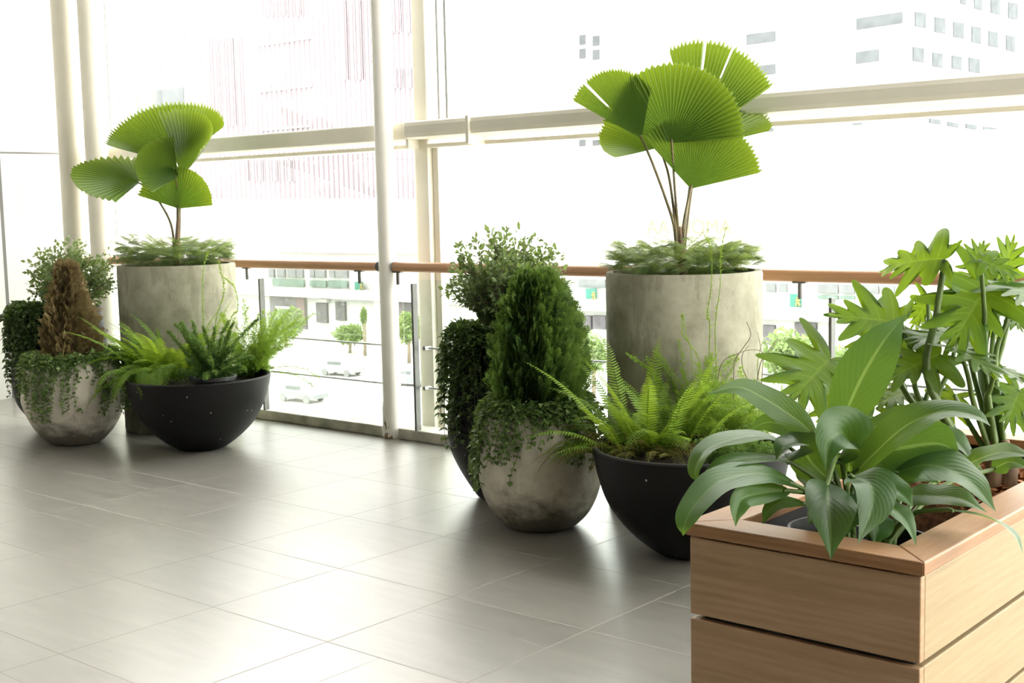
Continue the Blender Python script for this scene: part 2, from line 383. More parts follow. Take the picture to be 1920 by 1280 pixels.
def thing(name, label, cat, loc, group=None):
    o = bpy.data.objects.new(name, None); COL.objects.link(o); o.location = loc; o.empty_display_size = 0.1
    ORG[o.name] = Vector(loc); o['label'] = label; o['category'] = cat
    if group: o['group'] = group
    return o
def tag(o, label, cat, group=None):
    o['label'] = label; o['category'] = cat
    if group: o['group'] = group
    return o
def struct(name, mb, mat, **kw):
    o = build(name, mb, mat, **kw); o['kind'] = 'structure'; return o
# a sub-part hangs under a part whose own origin is already at its thing's base
def sub(name, mb, mat, part, **kw): return build(name, mb, mat, part, **kw)

def catmull(P, n):
    P = [Vector(p) for p in P]; Q = [P[0] * 2 - P[1]] + P + [P[-1] * 2 - P[-2]]; out = []
    m = len(P) - 1
    for i in range(n + 1):
        t = i / n * m; k = min(int(t), m - 1); u = t - k
        a, b, c, d = Q[k], Q[k + 1], Q[k + 2], Q[k + 3]
        out.append(0.5 * ((2 * b) + (c - a) * u + (2 * a - 5 * b + 4 * c - d) * u * u + (3 * b - a - 3 * c + d) * u ** 3))
    return out
def camvec(n): return (RT * n[0] + UP * n[1] - FW * n[2]).normalized()

# leaf templates: x across, y along, z up
def tmpl_leaf(w=0.42, fold=0.10, bend=-0.12):
    v = np.array([(0, 0, 0), (0, .5, 0), (0, 1, bend), (-w * .55, .68, fold), (-w, .34, fold), (w * .55, .68, fold), (w, .34, fold)], float)
    v[:, 0] *= 0.5 / 0.5
    return v, np.array([(0, 1, 2, 3, 4), (0, 6, 5, 2, 1)])
def frames(D, Nn):
    D = D / np.linalg.norm(D, axis=1, keepdims=True)
    X = np.cross(D, Nn); nl = np.linalg.norm(X, axis=1, keepdims=True); bad = nl[:, 0] < 1e-4
    X[bad] = np.cross(D[bad], np.array([0.3, 0.9, 0.2])); X /= np.linalg.norm(X, axis=1, keepdims=True)
    Z = np.cross(X, D)
    return np.stack([X, D, Z], axis=2)
class Fol:
    """gathers the many small leaves of ONE plant part"""
    def __init__(s): s.V = []; s.F = []; s.R = []; s.n = 0
    def add(s, tv, tf, pos, D, Nn, size, rnd=None):
        pos = np.asarray(pos, float); n = len(pos)
        if n == 0: return
        Fm = frames(np.asarray(D, float), np.asarray(Nn, float))
        size = np.broadcast_to(np.asarray(size, float), (n,))
        P = np.einsum('nij,kj->nki', Fm, tv) * size[:, None, None] + pos[:, None, :]
        k = len(tv)
        s.V.append(P.reshape(-1, 3))
        idx = tf[None, :, :] + (s.n + np.arange(n) * k)[:, None, None]
        s.F += idx.reshape(-1, tf.shape[1]).tolist(); s.n += n * k
        r = rng.random(n) if rnd is None else np.broadcast_to(np.asarray(rnd, float), (n,))
        s.R.append(np.repeat(r, k))
    def build(s, name, mat, parent=None):
        mb = MB(); mb.v = np.concatenate(s.V); mb.f = s.F
        return build(name, mb, mat, parent, smooth=False, rnd=np.concatenate(s.R))
def rv(n, s=1.0): return rng.normal(size=(n, 3)) * s
def unit(a): return a / np.maximum(np.linalg.norm(a, axis=-1, keepdims=True), 1e-9)

exec_parts = None
# ------------------------------------------------------------------ the room
KY = at_Y(709, 817, 5.55).y            # front of the kerb
FY = 5.80                              # glass line
WALL_X = at_z(16, 747).x
MT['wall_panel'] = panel_wall_mat()
CEIL = 5.2
XR = 5.0; YB = -7.0
struct('floor', MB().box((WALL_X - 0.3, YB, -0.12), (XR, FY + 0.10, 0)), MT['floor'])
struct('ceiling', MB().box((WALL_X - 0.3, YB, CEIL), (XR, FY + 0.2, CEIL + 0.2)), MT['ceiling'])
struct('wall_left', MB().box((WALL_X - 0.25, YB, 0), (WALL_X, FY + 0.1, CEIL)), MT['wall_panel'])
struct('wall_right', MB().box((XR, YB, 0), (XR + 0.2, 1.2, CEIL)), MT['ceiling'])
struct('wall_right', MB().box((XR, YB, 0), (XR + 0.2, 1.2, CEIL)), MT['ceiling'])
struct('wall_back', MB().box((WALL_X, YB - 0.2, 0), (XR, YB, CEIL)), MT['ceiling'])

# kerb in two lengths with the column between
colp = at_z(724, 822); CX, CYc = colp.x, KY + 0.03
def kerb(x0, x1): return MB().box((x0, KY, 0), (x1, KY + 0.17, 0.068))
struct('trim_1', kerb(WALL_X + 0.02, CX - 0.075), MT['kerb'], bevel=0.006)
struct('trim_2', kerb(CX + 0.075, XR), MT['kerb'], bevel=0.006)

# facade frame
zt = lambda x, y: at_Y(x, y, FY - 0.08).z
BT, BB = zt(690, 236), zt(690, 268)       # main transom
b2t, b2b = BB - 0.028, zt(690, 284)       # slimmer bar under it
MX = at_Y(806, 500, FY).x
GLX = at_Y(200, 480, FY).x
def transom(x0, x1, y0=FY - 0.14, y1=FY + 0.05): return MB().box((x0, y0, BB), (x1, y1, BT))
struct('trim_3', transom(GLX, MX - 0.02), MT['frame'], bevel=0.012)
struct('trim_4', transom(MX - 0.02, XR, FY - 0.20), MT['frame'], bevel=0.03)
struct('trim_5', MB().box((GLX, FY - 0.07, b2b), (MX - 0.06, FY + 0.05, b2t)), MT['frame'], bevel=0.006)
struct('trim_6', MB().box((MX + 0.06, FY - 0.07, b2b), (XR, FY + 0.05, b2t)), MT['frame'], bevel=0.006)
# mullion with a pane frame each side
struct('trim_7', MB().box((MX - 0.055, FY - 0.05, 0.0), (MX + 0.055, FY + 0.06, CEIL)), MT['frame'], bevel=0.008)
struct('trim_8', MB().box((MX - 0.100, FY - 0.01, 0.0), (MX - 0.058, FY + 0.05, b2b)), MT['frame'], bevel=0.004)
struct('trim_9', MB().box((MX + 0.058, FY - 0.01, 0.0), (MX + 0.105, FY + 0.05, b2b)), MT['frame'], bevel=0.004)
struct('trim_10', MB().box((GLX - 0.05, FY - 0.05, 0.0), (GLX + 0.04, FY + 0.06, CEIL)), MT['white'], bevel=0.006)
gx = [at_Y(826, 100, FY).x, at_Y(841, 100, FY).x]
struct('trim_11', MB().box((gx[0] - 0.008, FY - 0.03, BT), (gx[0] + 0.008, FY + 0.03, CEIL)), MT['steel'])
struct('trim_12', MB().box((gx[1] - 0.008, FY - 0.03, BT), (gx[1] + 0.010, FY + 0.03, CEIL)), MT['steel'])
gl = [at_Y(197, 200, FY).x, at_Y(210, 200, FY).x]
struct('trim_13', MB().box((gl[1] - 0.006, FY - 0.02, 0), (gl[1] + 0.006, FY + 0.02, CEIL)), MT['steel'])
# joint covers on the transoms
for i, (x, y) in enumerate(((752, 262), (878, 240))):
    p = at_Y(x, y, FY - 0.2)
    struct('trim_%d' % (14 + i), MB().box((p.x - 0.012, FY - 0.215 if i else FY - 0.15, b2b), (p.x + 0.012, FY + 0.02, BT + 0.004)), MT['frame'], bevel=0.003)
# panes
def pane(n, x0, x1, z0, z1): struct('window_%d' % n, MB().box((x0, FY - 0.004, z0), (x1, FY + 0.004, z1)), MT['glass'])
pane(1, GLX + 0.02, MX - 0.08, 0.0, b2b)
pane(2, GLX + 0.02, MX - 0.05, BT, CEIL)
pane(3, MX + 0.08, XR, 0.0, b2b)
pane(4, MX + 0.05, XR, BT, CEIL)

def chipped_paint():
    m, nt, out = new_mat('chipped_white_paint')
    g = nt.nodes.new('ShaderNodeNewGeometry'); sp = nt.nodes.new('ShaderNodeSeparateXYZ'); L(nt, g.outputs['Position'], sp.inputs[0])
    n = noise_n(nt, mapped(nt, g.outputs['Position'], (16, 16, 9)), 1.0, 5, 0.6)
    k = math_n(nt, 'GREATER_THAN', math_n(nt, 'SUBTRACT', n, math_n(nt, 'MULTIPLY', sp.outputs[2], 1.1)), 0.50)
    p = N(nt, 'ShaderNodeBsdfPrincipled', Roughness=0.55)
    L(nt, mixc(nt, k, (0.84, 0.82, 0.76), (0.27, 0.18, 0.10)), p.inputs['Base Color']); L(nt, p.outputs[0], out.inputs[0]); return m
# round columns: one at the kerb, two in the corner
def column(n, x, y, r, base=True):
    mb = MB()
    mb.lathe([(r, 0.0), (r, CEIL)], (x, y), 32)
    o = struct('trim_%d' % n, mb, MT['white'] if n == 16 else MT['corner_pipe'], smooth=True, auto=40)
column(16, CX, CYc, 0.058)
c = at_Y(722, 790, CYc)
mbx = MB().lathe([(0.064, 0.0), (0.064, 0.19), (0.0585, 0.235)], (CX, CYc), 28)
struct('trim_17', mbx, chipped_paint(), smooth=True, auto=40)
for n, px in ((18, 127), (19, 177)):
    p = at_Y(px, 200, KY - 0.05 if n == 18 else KY)
    column(n, p.x, p.y, 0.088)

# sun-free overcast daylight
w = bpy.data.worlds.new('world'); S.world = w; w.use_nodes = True
wn = w.node_tree; wn.nodes.clear()
wo = wn.nodes.new('ShaderNodeOutputWorld'); bg = wn.nodes.new('ShaderNodeBackground')
bg.inputs[0].default_value = (1.0, 0.975, 0.93, 1); bg.inputs[1].default_value = 6.0
wn.links.new(bg.outputs[0], wo.inputs[0])
def area(name, loc, sx, sy, power, rot=(0, 0, 0), col=(1, 0.96, 0.88)):
    ld = bpy.data.lights.new(name, 'AREA'); ld.shape = 'RECTANGLE'; ld.size = sx; ld.size_y = sy; ld.energy = power; ld.color = col
    o = bpy.data.objects.new(name, ld); COL.objects.link(o); o.location = loc; o.rotation_euler = rot
    return o
for i, (x, y) in enumerate(((-7.0, 0.5), (-3.5, 0.5), (0.5, 0.5), (-7.0, -4), (-3.5, -4), (0.5, -4))):
    area('fill_light', (x, y, CEIL - 0.05), 1.6, 1.6, 6)  # added fill lights below the ceiling, out of view, no fixtures
# ------------------------------------------------------------------ balustrade: two lengths, one each side of the column
def railing(x0, x1, label, brackets, posts, rods, cap_end):
    y = KY + 0.02
    t = thing('balustrade', label, 'railing', ((x0 + x1) / 2, y, 0))
    zr = at_Y(760, 500.5, y).z; r = 0.031
    hr = build('handrail', MB().tube([(x0, y, zr), (x1, y, zr)], r, 20), MT['rail_wood'], t, smooth=True, auto=50)
    e = x1 if cap_end > 0 else x0
    sub('end_cap', MB().tube([(e, y, zr), (e + cap_end * 0.006, y, zr)], 0.032, 20), MT['dark_steel'], hr, smooth=True, auto=50)
    for bx in brackets:
        b = build('bracket', MB().tube([(bx, y, zr - 0.11), (bx, y, zr - 0.028)], 0.011, 12), MT['dark_steel'], t, smooth=True, auto=50)
        sub('saddle', MB().box((bx - 0.035, y - 0.016, zr - 0.036), (bx + 0.035, y + 0.016, zr - 0.029)), MT['dark_steel'], b)
    for px in posts:
        build('post', MB().box((px - 0.008, y - 0.022, 0.066), (px + 0.008, y + 0.022, zr - 0.10)), MT['dark_steel'], t, bevel=0.003)
    for (a, b_, z) in rods:
        ro = build('rod', MB().tube([(a, y + 0.055, z), (b_, y + 0.055, z)], 0.0065, 10), MT['steel'], t, smooth=True, auto=50)
        for ex in (a + 0.012, b_ - 0.012):
            sub('knob', MB().tube([(ex, y + 0.02, z), (ex, y + 0.072, z)], 0.013, 12), MT['steel'], ro, smooth=True, auto=50)
    build('glass_panel', MB().box((x0 + 0.06, y - 0.005, 0.075), (x1 - 0.06, y + 0.005, zr - 0.075)), MT['rail_glass'], t)
    return t
yk = KY + 0.02
gX = lambda x, y: at_Y(x, y, yk).x
z1 = at_Y(704, 645.5, yk + .05).z; z2 = at_Y(706, 717, yk + .05).z
railing(GLX + 0.05, CX - 0.075, 'wooden handrail and glass balustrade between the corner and the white column', [gX(463, 510), gX(674, 515), gX(330, 515)], [gX(237, 560), gX(491, 560)],
        [(GLX + 0.1, CX - 0.07, z1), (GLX + 0.1, CX - 0.07, z2)], 1)
z3 = at_Y(810, 653, yk + .05).z; z4 = at_Y(810, 728, yk + .05).z
railing(CX + 0.075, XR - 0.3, 'wooden handrail and glass balustrade running right from the white column', [gX(746, 515), gX(905, 515), gX(1500, 520)], [gX(778, 600), gX(1064, 560), gX(1560, 600)],
        [(gX(788, 651), XR - 0.4, z3), (gX(788, 725), XR - 0.4, z4)], -1)

# ------------------------------------------------------------------ pots
def px_profile(X, Y, pts):
    """(radius, height) pairs from half-widths read across the pot at given rows of its axis"""
    out = []
    for hw, y in pts:
        z = max(0.0, z_on_axis(X, Y, y)); out.append((hw * depth((X, Y, z)) / F_PX, z))
    out[0] = (out[0][0], 0.0)
    for i in range(1, len(out)):
        if out[i][1] <= out[i - 1][1]: out[i] = (out[i][0], out[i - 1][1] + 0.004)
    return out
def smooth_prof(pr, n=5):
    P = [Vector((r, 0, z)) for r, z in pr]; Q = catmull(P, (len(P) - 1) * n)
    return [(max(0.001, q.x), q.z) for q in Q]
def pot(name, label, cat, px, pts, mat, soil_drop=0.06, wall=0.03, group=None, lip=None, seam=False):
    cb = at_z(*px); X, Y = cb.x, cb.y
    pr = smooth_prof(px_profile(X, Y, pts))
    R, Zt = pr[-1]
    t = thing(name, label, cat, (X, Y, 0), group)
    inner = [(R - wall * .25, Zt + wall * .25), (R - wall * .75, Zt + wall * .25), (R - wall, Zt - 0.004), (R - wall * 1.2, Zt - soil_drop * 1.6)]
    build('body', MB().lathe(pr + inner, (X, Y)), mat, t, smooth=True, auto=35)
    if lip: build('rim', MB().lathe([(R - 0.002, Zt - lip), (R + 0.012, Zt - lip + 0.004), (R + 0.013, Zt - 0.006), (R + 0.004, Zt + 0.004), (R - wall, Zt + 0.004), (R - wall, Zt - lip)], (X, Y)), mat, t, smooth=True, auto=35)
    sr = R - wall * 1.05
    mb = MB(); rings = 10; seg = 48; b = 0
    mb.v.append((X, Y, Zt - soil_drop + 0.012))
    for i in range(1, rings + 1):
        for k in range(seg):
            a = 2 * PI * k / seg; rr = sr * i / rings
            mb.v.append((X + rr * math.cos(a), Y + rr * math.sin(a), Zt - soil_drop + 0.016 * noise.noise(Vector((rr * 14 * math.cos(a), rr * 14 * math.sin(a), X))) + 0.01 * (1 - i / rings)))
    for k in range(seg): mb.f.append((0, 1 + k, 1 + (k + 1) % seg))
    for i in range(rings - 1):
        for k in range(seg):
            k2 = (k + 1) % seg; mb.f.append((1 + i * seg + k, 1 + (i + 1) * seg + k, 1 + (i + 1) * seg + k2, 1 + i * seg + k2))
    build('soil', mb, MT['soil'], t, smooth=True)
    return dict(X=X, Y=Y, R=R, Z=Zt, soil=Zt - soil_drop, prof=pr, t=t)

CR = pot('concrete_planter', 'weathered round concrete planter under the upright green conifer', 'planter', (1015, 984),
         [(58, 984), (72, 976), (92, 955), (107, 925), (115, 893), (115, 868), (110, 830), (103, 792), (98, 768)], MT['concrete'], group='round concrete planters')
CL = pot('concrete_planter', 'weathered round concrete planter under the browned dying conifer', 'planter', (144, 829),
         [(40, 829), (52, 822), (70, 803), (84, 778), (93, 752), (94, 738), (91, 712), (86, 690), (82, 676)], MT['concrete'], group='round concrete planters')
BR = pot('bowl_planter', 'matte black bowl planter of ferns beside the wooden planter box', 'planter', (1296, 1036),
         [(54, 1036), (66, 1030), (97, 1008), (131, 974), (158, 934), (173, 892), (181, 858), (184, 838)], MT['black_pot'], soil_drop=0.055, wall=0.028, group='black bowl planters')
BL = pot('bowl_planter', 'matte black bowl planter of ferns holding a small plastic pot', 'planter', (378, 839),
         [(38, 839), (48, 835), (70, 820), (96, 796), (114, 768), (126, 740), (132, 718), (134, 706)], MT['black_pot'], soil_drop=0.055, wall=0.028, group='black bowl planters')

def cylinder(label, x, top, half, Y):
    c = at_Y(x, 700, Y); X = c.x
    z = z_on_axis(X, Y, top); r = half * depth((X, Y, z)) / F_PX
    t = thing('cylinder_planter', label, 'planter', (X, Y, 0), 'tall cement cylinder planters')
    build('body', MB().lathe([(r * .985, 0), (r * .995, 0.012), (r, z - 0.012), (r - 0.006, z), (r - 0.035, z), (r - 0.04, z - 0.10)], (X, Y), 96), MT['cyl'], t, smooth=True, auto=30)
    mb = MB().lathe([(r - 0.038, z - 0.09), (r * .5, z - 0.065), (0.02, z - 0.055)], (X, Y), 48)
    build('soil', mb, MT['soil'], t, smooth=True)
    return dict(X=X, Y=Y, R=r, Z=z, soil=z - 0.07, t=t)
YR_, YL_ = 5.13, 5.10
YC = {}
KR = cylinder('tall grey cement cylinder planter behind the ferns, centre right', 1283, 507.5, 146, YR_)
KL = cylinder('tall grey cement cylinder planter near the corner, with the smaller fan palm', 341, 494.5, 108, YL_)

def vase(label, px, pts):
    return pot('tapered_planter', label, 'planter', px, pts, MT['black_pot'], soil_drop=0.05, wall=0.022, group='tall tapered black planters')
VR = vase('tall tapered black planter draped in dark creeper behind the green conifer', (953, 930),
          [(52, 930), (62, 920), (88, 878), (106, 838), (111, 800), (108, 740), (100, 670), (93, 622)])
VL = vase('tall tapered black planter with a grey-green shrub behind the browned conifer', (122, 800),
          [(40, 800), (48, 792), (68, 772), (83, 748), (88, 720), (88, 690), (84, 640), (79, 590), (78, 578)])

# small plastic pot in the left bowl
p = at_d(400, 722, depth((BL['X'], BL['Y'], BL['Z'])) - 0.235)
SP = (p.x, p.y); spz = BL['soil'] - 0.004; spr = 0.137; sph = max(.08, z_on_axis(p.x, p.y, 705) - spz)
t = thing('plastic_pot', 'small black plastic pot standing in the black bowl', 'pot', (p.x, p.y, spz))
build('body', MB().lathe([(0.105, spz), (0.125, spz + sph * .7), (0.128, spz + sph), (0.120, spz + sph), (0.112, spz + .02)], SP, 48), MT['plastic'], t, smooth=True, auto=35)
build('rim', MB().lathe([(0.126, spz + sph - .02), (0.138, spz + sph - .018), (0.140, spz + sph), (0.134, spz + sph + .004), (0.122, spz + sph + .002), (0.119, spz + sph - .02)], SP, 48), MT['plastic'], t, smooth=True, auto=35)
build('soil', MB().lathe([(0.121, spz + sph - .028), (0.06, spz + sph - .018), (0.01, spz + sph - .014)], SP, 36), MT['soil'], t, smooth=True)

# ------------------------------------------------------------------ wooden planter box
ZT = 0.66
a = at_z(1283, 977, ZT); b = at_z(1731, 1056, ZT)
BX0, BX1 = a.x, b.x; BY0 = (a.y + b.y) / 2; BY1 = BY0 + 1.62
LIP = 0.032; INS = 0.012
t = thing('planter_box', 'long pale oak planter box with a reddish timber rim', 'planter', ((BX0 + BX1) / 2, (BY0 + BY1) / 2, 0))
RW = 0.105
fw = at_z(1350, 955, ZT)
def mitre(x0, y0, x1, y1, z0, z1, w, side):
    mb = MB()
    P = {'f': [(x0, y0), (x1, y0), (x1 - w, y0 + w), (x0 + w, y0 + w)], 'b': [(x1, y1), (x0, y1), (x0 + w, y1 - w), (x1 - w, y1 - w)],
         'l': [(x0, y1), (x0, y0), (x0 + w, y0 + w), (x0 + w, y1 - w)], 'r': [(x1, y0), (x1, y1), (x1 - w, y1 - w), (x1 - w, y0 + w)]}[side]
    return mb.prism(P, z0, z1)
for sd, m in (('f', 'rim_wood_x'), ('b', 'rim_wood_x'), ('l', 'rim_wood'), ('r', 'rim_wood')):
    build('rim_rail', mitre(BX0, BY0, BX1, BY1, ZT - LIP, ZT, RW, sd), MT[m], t, bevel=0.004)
ph = 0.195; gap = 0.012; th = 0.024; zt0 = ZT - LIP - 0.006
for k in range(3):
    z1_ = zt0 - k * (ph + gap); z0_ = z1_ - ph
    if z0_ < 0.012: z0_ = 0.012
    x0, x1, y0, y1 = BX0 + INS, BX1 - INS, BY0 + INS, BY1 - INS
    build('board', MB().box((x0, y0, z0_), (x1, y0 + th, z1_)), MT['oak_x'], t, bevel=0.003)
    build('board', MB().box((x0, y1 - th, z0_), (x1, y1, z1_)), MT['oak_x'], t, bevel=0.003)
    build('board', MB().box((x1 - th, y0 + th, z0_), (x1, y1 - th, z1_)), MT['oak_y'], t, bevel=0.003)
    build('board', MB().box((x0, y0 + th, z0_), (x0 + th, y1 - th, z1_)), MT['oak_y'], t, bevel=0.003)
mb = MB(); i0 = th + INS + 0.002
mb.box((BX0 + i0, BY0 + i0, 0.02), (BX1 - i0, BY0 + i0 + .01, ZT - LIP - .002)).box((BX0 + i0, BY1 - i0 - .01, 0.02), (BX1 - i0, BY1 - i0, ZT - LIP - .002))
mb.box((BX0 + i0, BY0 + i0 + .01, 0.02), (BX0 + i0 + .01, BY1 - i0 - .01, ZT - LIP - .002)).box((BX1 - i0 - .01, BY0 + i0 + .01, 0.02), (BX1 - i0, BY1 - i0 - .01, ZT - LIP - .002))
build('liner', mb, MT['liner'], t)
SZ = ZT - 0.30; MY = BY0 + 0.86
mb = MB().box((BX0 + i0 + .012, BY0 + i0 + .012, SZ - .05), (BX1 - i0 - .012, BY1 - i0 - .012, SZ)); build('soil', mb, MT['soil'], t)
# bark mulch heaped in the far half
mb = MB(); nx, ny = 26, 26
for j in range(ny + 1):
    for i in range(nx + 1):
        x = BX0 + i0 + .013 + (BX1 - BX0 - 2 * i0 - .026) * i / nx; y = MY + (BY1 - i0 - .013 - MY) * j / ny
        mb.v.append((x, y, ZT - 0.085 + 0.02 * noise.noise(Vector((x * 18, y * 18, 0))) - (0.13 if j == 0 else 0.0)))
for j in range(ny):
    for i in range(nx):
        q = j * (nx + 1) + i; mb.f.append((q, q + 1, q + nx + 2, q + nx + 1))
mu = build('mulch', mb, MT['mulch'], t, smooth=True)
fo = Fol(); tv = np.array([(-.5, 0, 0), (.5, 0, .1), (.4, 1, .05), (-.35, .9, .12)], float); tf = np.array([(0, 1, 2, 3)])
n = 1500; pos = np.column_stack([rng.uniform(BX0 + .07, BX1 - .07, n), rng.uniform(MY + .02, BY1 - .08, n), ZT - 0.08 + rng.uniform(-.012, .02, n)])
fo.add(tv, tf, pos, unit(rv(n) * [1, 1, .35]), unit(rv(n) * .5 + [0, 0, 1]), rng.uniform(.012, .03, n))
MT['chip'] = leaf_mat('bark_chip', (0.13, 0.045, 0.02), (0.46, 0.20, 0.085), (0.2, 0.1, 0.05), 0.02, 0.85, 0.2)
ch = fo.build('bark_chips', MT['chip'], t); ch['kind'] = 'stuff'
# nursery pots sunk in the near half
def nursery(label, x, y, r):
    zt_ = ZT - 0.045; zb = SZ
    tt = thing('nursery_pot', label, 'pot', (x, y, zb))
    build('body', MB().lathe([(r * .8, zb), (r * .97, zt_ - .03), (r, zt_ - .03), (r + .004, zt_), (r - .004, zt_), (r - .012, zt_ - .06)], (x, y), 40), MT['plastic'], tt, smooth=True, auto=35)
    build('soil', MB().lathe([(r - .008, zt_ - .045), (r * .4, zt_ - .035), (.01, zt_ - .035)], (x, y), 30), MT['soil'], tt, smooth=True)
    return Vector((x, y, zt_ - .035))
LC1 = nursery('black nursery pot under the peace lily at the left of the box', BX0 + 0.255, BY0 + 0.33, 0.125)
LC2 = nursery('black nursery pot under the peace lily at the right of the box', BX1 - 0.235, BY0 + 0.30, 0.12)
# ------------------------------------------------------------------ plant builders
def sheet(name, rows, uvs, mat, parent):
    """rows: list of equal-length lists of points -> one smooth sheet"""
    mb = MB(); m = len(rows[0]); mb.uv = []
    for r, u in zip(rows, uvs):
        mb.v += [tuple(p) for p in r]; mb.uv += u
    for i in range(len(rows) - 1):
        for k in range(m - 1):
            q = i * m + k; mb.f.append((q, q + 1, q + m + 1, q + m))
    return build(name, mb, mat, parent, smooth=True)
def petiole_tube(part, pts, r0, r1, mat, n=14, seg=8):
    P = catmull(pts, n)
    return sub('petiole', MB().tube(P, [r0 + (r1 - r0) * i / n for i in range(n + 1)], seg), mat, part, smooth=True, auto=60)

def lance_leaf(parent, spine, W, ncam, crown, mat, fold=0.22, wave=0.05, pet_r=0.006, n2=None, bow=0.05, pmat=None):
    P = catmull([at_d(*s) for s in spine], 30); n = 30; K = 6
    na = camvec(ncam); nb = camvec(n2) if n2 else na
    rows, uvs = [], []; ph = random.random() * 6
    for i, p in enumerate(P):
        t = i / n; T = (P[min(i + 1, n)] - P[max(i - 1, 0)]).normalized()
        nn = na.lerp(nb, t); nn = (nn - T * nn.dot(T)).normalized(); sd = T.cross(nn)
        w_ = W * 0.52 * (math.sin(PI * min(1, t ** 0.70)) ** 0.92) * (1 - 0.45 * max(0, (t - .72) / .28) ** 1.3) + 0.0010
        r, uu = [], []
        for k in range(-K, K + 1):
            u = k / K; au = abs(u)
            lift = fold * au - fold * 0.45 * au * au + wave * au * au * math.sin(t * 13 + ph + (2.2 if u > 0 else 0))
            r.append(p + sd * (u * w_) + nn * (lift * w_)); uu.append((u * .5 + .5, t))
        rows.append(r); uvs.append(uu)
    o = sheet('leaf', rows, uvs, mat, parent)
    if crown is not None:
        b = P[0]; d = (P[1] - P[0]).normalized()
        mid = crown.lerp(b, 0.55) + Vector((0, 0, bow)) * (b - crown).length - d * 0.02
        petiole_tube(o, [crown, mid, b, P[2]], pet_r * 1.5, pet_r * .7, pmat or MT['petiole'])
    return o

def fan_leaf(parent, hub, tip, ncam, half, pts, seg=26, cup=0.10, curl=0.25, splits=(), asym=0.0, mat=None, pr=(0.009, 0.005), dens=0.5):
    seg = int(seg * 1.35)
    hub = at_d(*hub); tip = at_d(*tip)
    ax = tip - hub; R = ax.length; ax.normalize()
    nn = camvec(ncam); nn = (nn - ax * nn.dot(ax)).normalized(); sd = ax.cross(nn)
    A = math.radians(half); n = 14; m = 2 * seg + 1
    mb = MB(); mb.uv = []; dth = 2 * A / (m - 1)
    for i in range(n + 1):
        for j in range(m):
            th = -A + dth * j; q = th / A
            rr = R * (1 - 0.10 * q * q + asym * q)
            s = 0.03 + 0.97 * i / n; r = rr * s * 0.955
            if i == n: r = rr * (1.0 + 0.012 * math.sin(j * 7.3)) if j % 2 else rr * 0.955
            d = ax * math.cos(th) + sd * math.sin(th)
            h = (0.62 if j % 2 else -0.62) * dth * r + curl * q * q * r + cup * r * r / R + 0.012 * r * math.sin(th * 5 + i * .2)
            mb.v.append(tuple(hub + d * r + nn * h)); mb.uv.append((j / 2, s))
    for j in range(m - 1):
        for i in range(n):
            cut = False
            for (sj, si) in splits:
                if j == int(sj * (m - 1)) and i >= si * n: cut = True
            if cut: continue
            q = i * m + j; mb.f.append((q, q + 1, q + m + 1, q + m))
    o = build('leaf', mb, mat or MT['fan_leaf'], parent, smooth=False)
    P = [at_d(*p) for p in pts] + [hub + ax * 0.02]
    petiole_tube(o, P, pr[0], pr[1], MT['palm_petiole'], 18)
    return o

def lobed_leaf(parent, hub, tip, ncam, wide, stem_pts, mat, droop=0.25, nl=6, pr=(0.009, 0.005), side_fold=0.12, bend=0.0, pmat=None):
    hub = at_d(*hub); tip = at_d(*tip); ax = tip - hub; Lr = ax.length; ax.normalize()
    nn = camvec(ncam); nn = (nn - ax * nn.dot(ax)).normalized(); sd = ax.cross(nn)
    mb = MB(); mb.uv = []; K = 7; T = nl * 14; ph = random.random() * 6
    knots = [(0, 158), (.12, 128), (.3, 92), (.55, 62), (.8, 38), (1, 4)]
    def ang(t):
        for (a, b), (c, d) in zip(knots, knots[1:]):
            if t <= c: return math.radians(b + (d - b) * (t - a) / (c - a))
        return math.radians(4)
    for sg in (-1, 1):
        b0 = len(mb.v)
        for i in range(T + 1):
            t = i / T; p = (t * nl) % 1.0 if i < T else 1.0
            s = max(0.0, math.sin(PI * p)) ** 0.52
            env = (0.36 + 0.30 * math.sin(PI * min(1, t * 0.9 + .12)) ** 0.9) * (1 - .55 * t ** 3) * (0.9 + .2 * math.sin(int(t * nl) * 2.3 + ph + sg))
            ln = Lr * wide * env * (0.44 + 0.56 * s)
            mt = max(0.0, (t - .14) / .86) * 0.94
            if i == T: ln = Lr * 0.14
            for k in range(K + 1):
                u = k / K; a = ang(t) - 0.32 * u + (p - .5) * 0.5 * (1 - s * .2) * u * (1 - t * .8)
                loc = ax * (Lr * mt + math.cos(a) * ln * u) + sd * (sg * math.sin(a) * ln * u)
                x = loc.dot(ax); y = loc.dot(sd); y_ = abs(y)
                h = side_fold * y_ - droop * (x * abs(x) * .7 + y * y) / Lr + 0.018 * Lr * math.sin(u * 4 + int(t * nl) * 1.7 + ph) * u - bend * max(0, x) ** 2 / Lr
                mb.v.append(tuple(hub + loc + nn * h)); mb.uv.append((.5 + sg * .5 * u, t))
        for i in range(T):
            for k in range(K):
                q = b0 + i * (K + 1) + k; f = (q, q + 1, q + K + 2, q + K + 1); mb.f.append(f if sg > 0 else f[::-1])
    o = build('leaf', mb, mat, parent, smooth=True)
    if stem_pts:
        petiole_tube(o, [at_d(*p) for p in stem_pts] + [hub], pr[0], pr[1], pmat or MT['petiole'], 16)
    return o

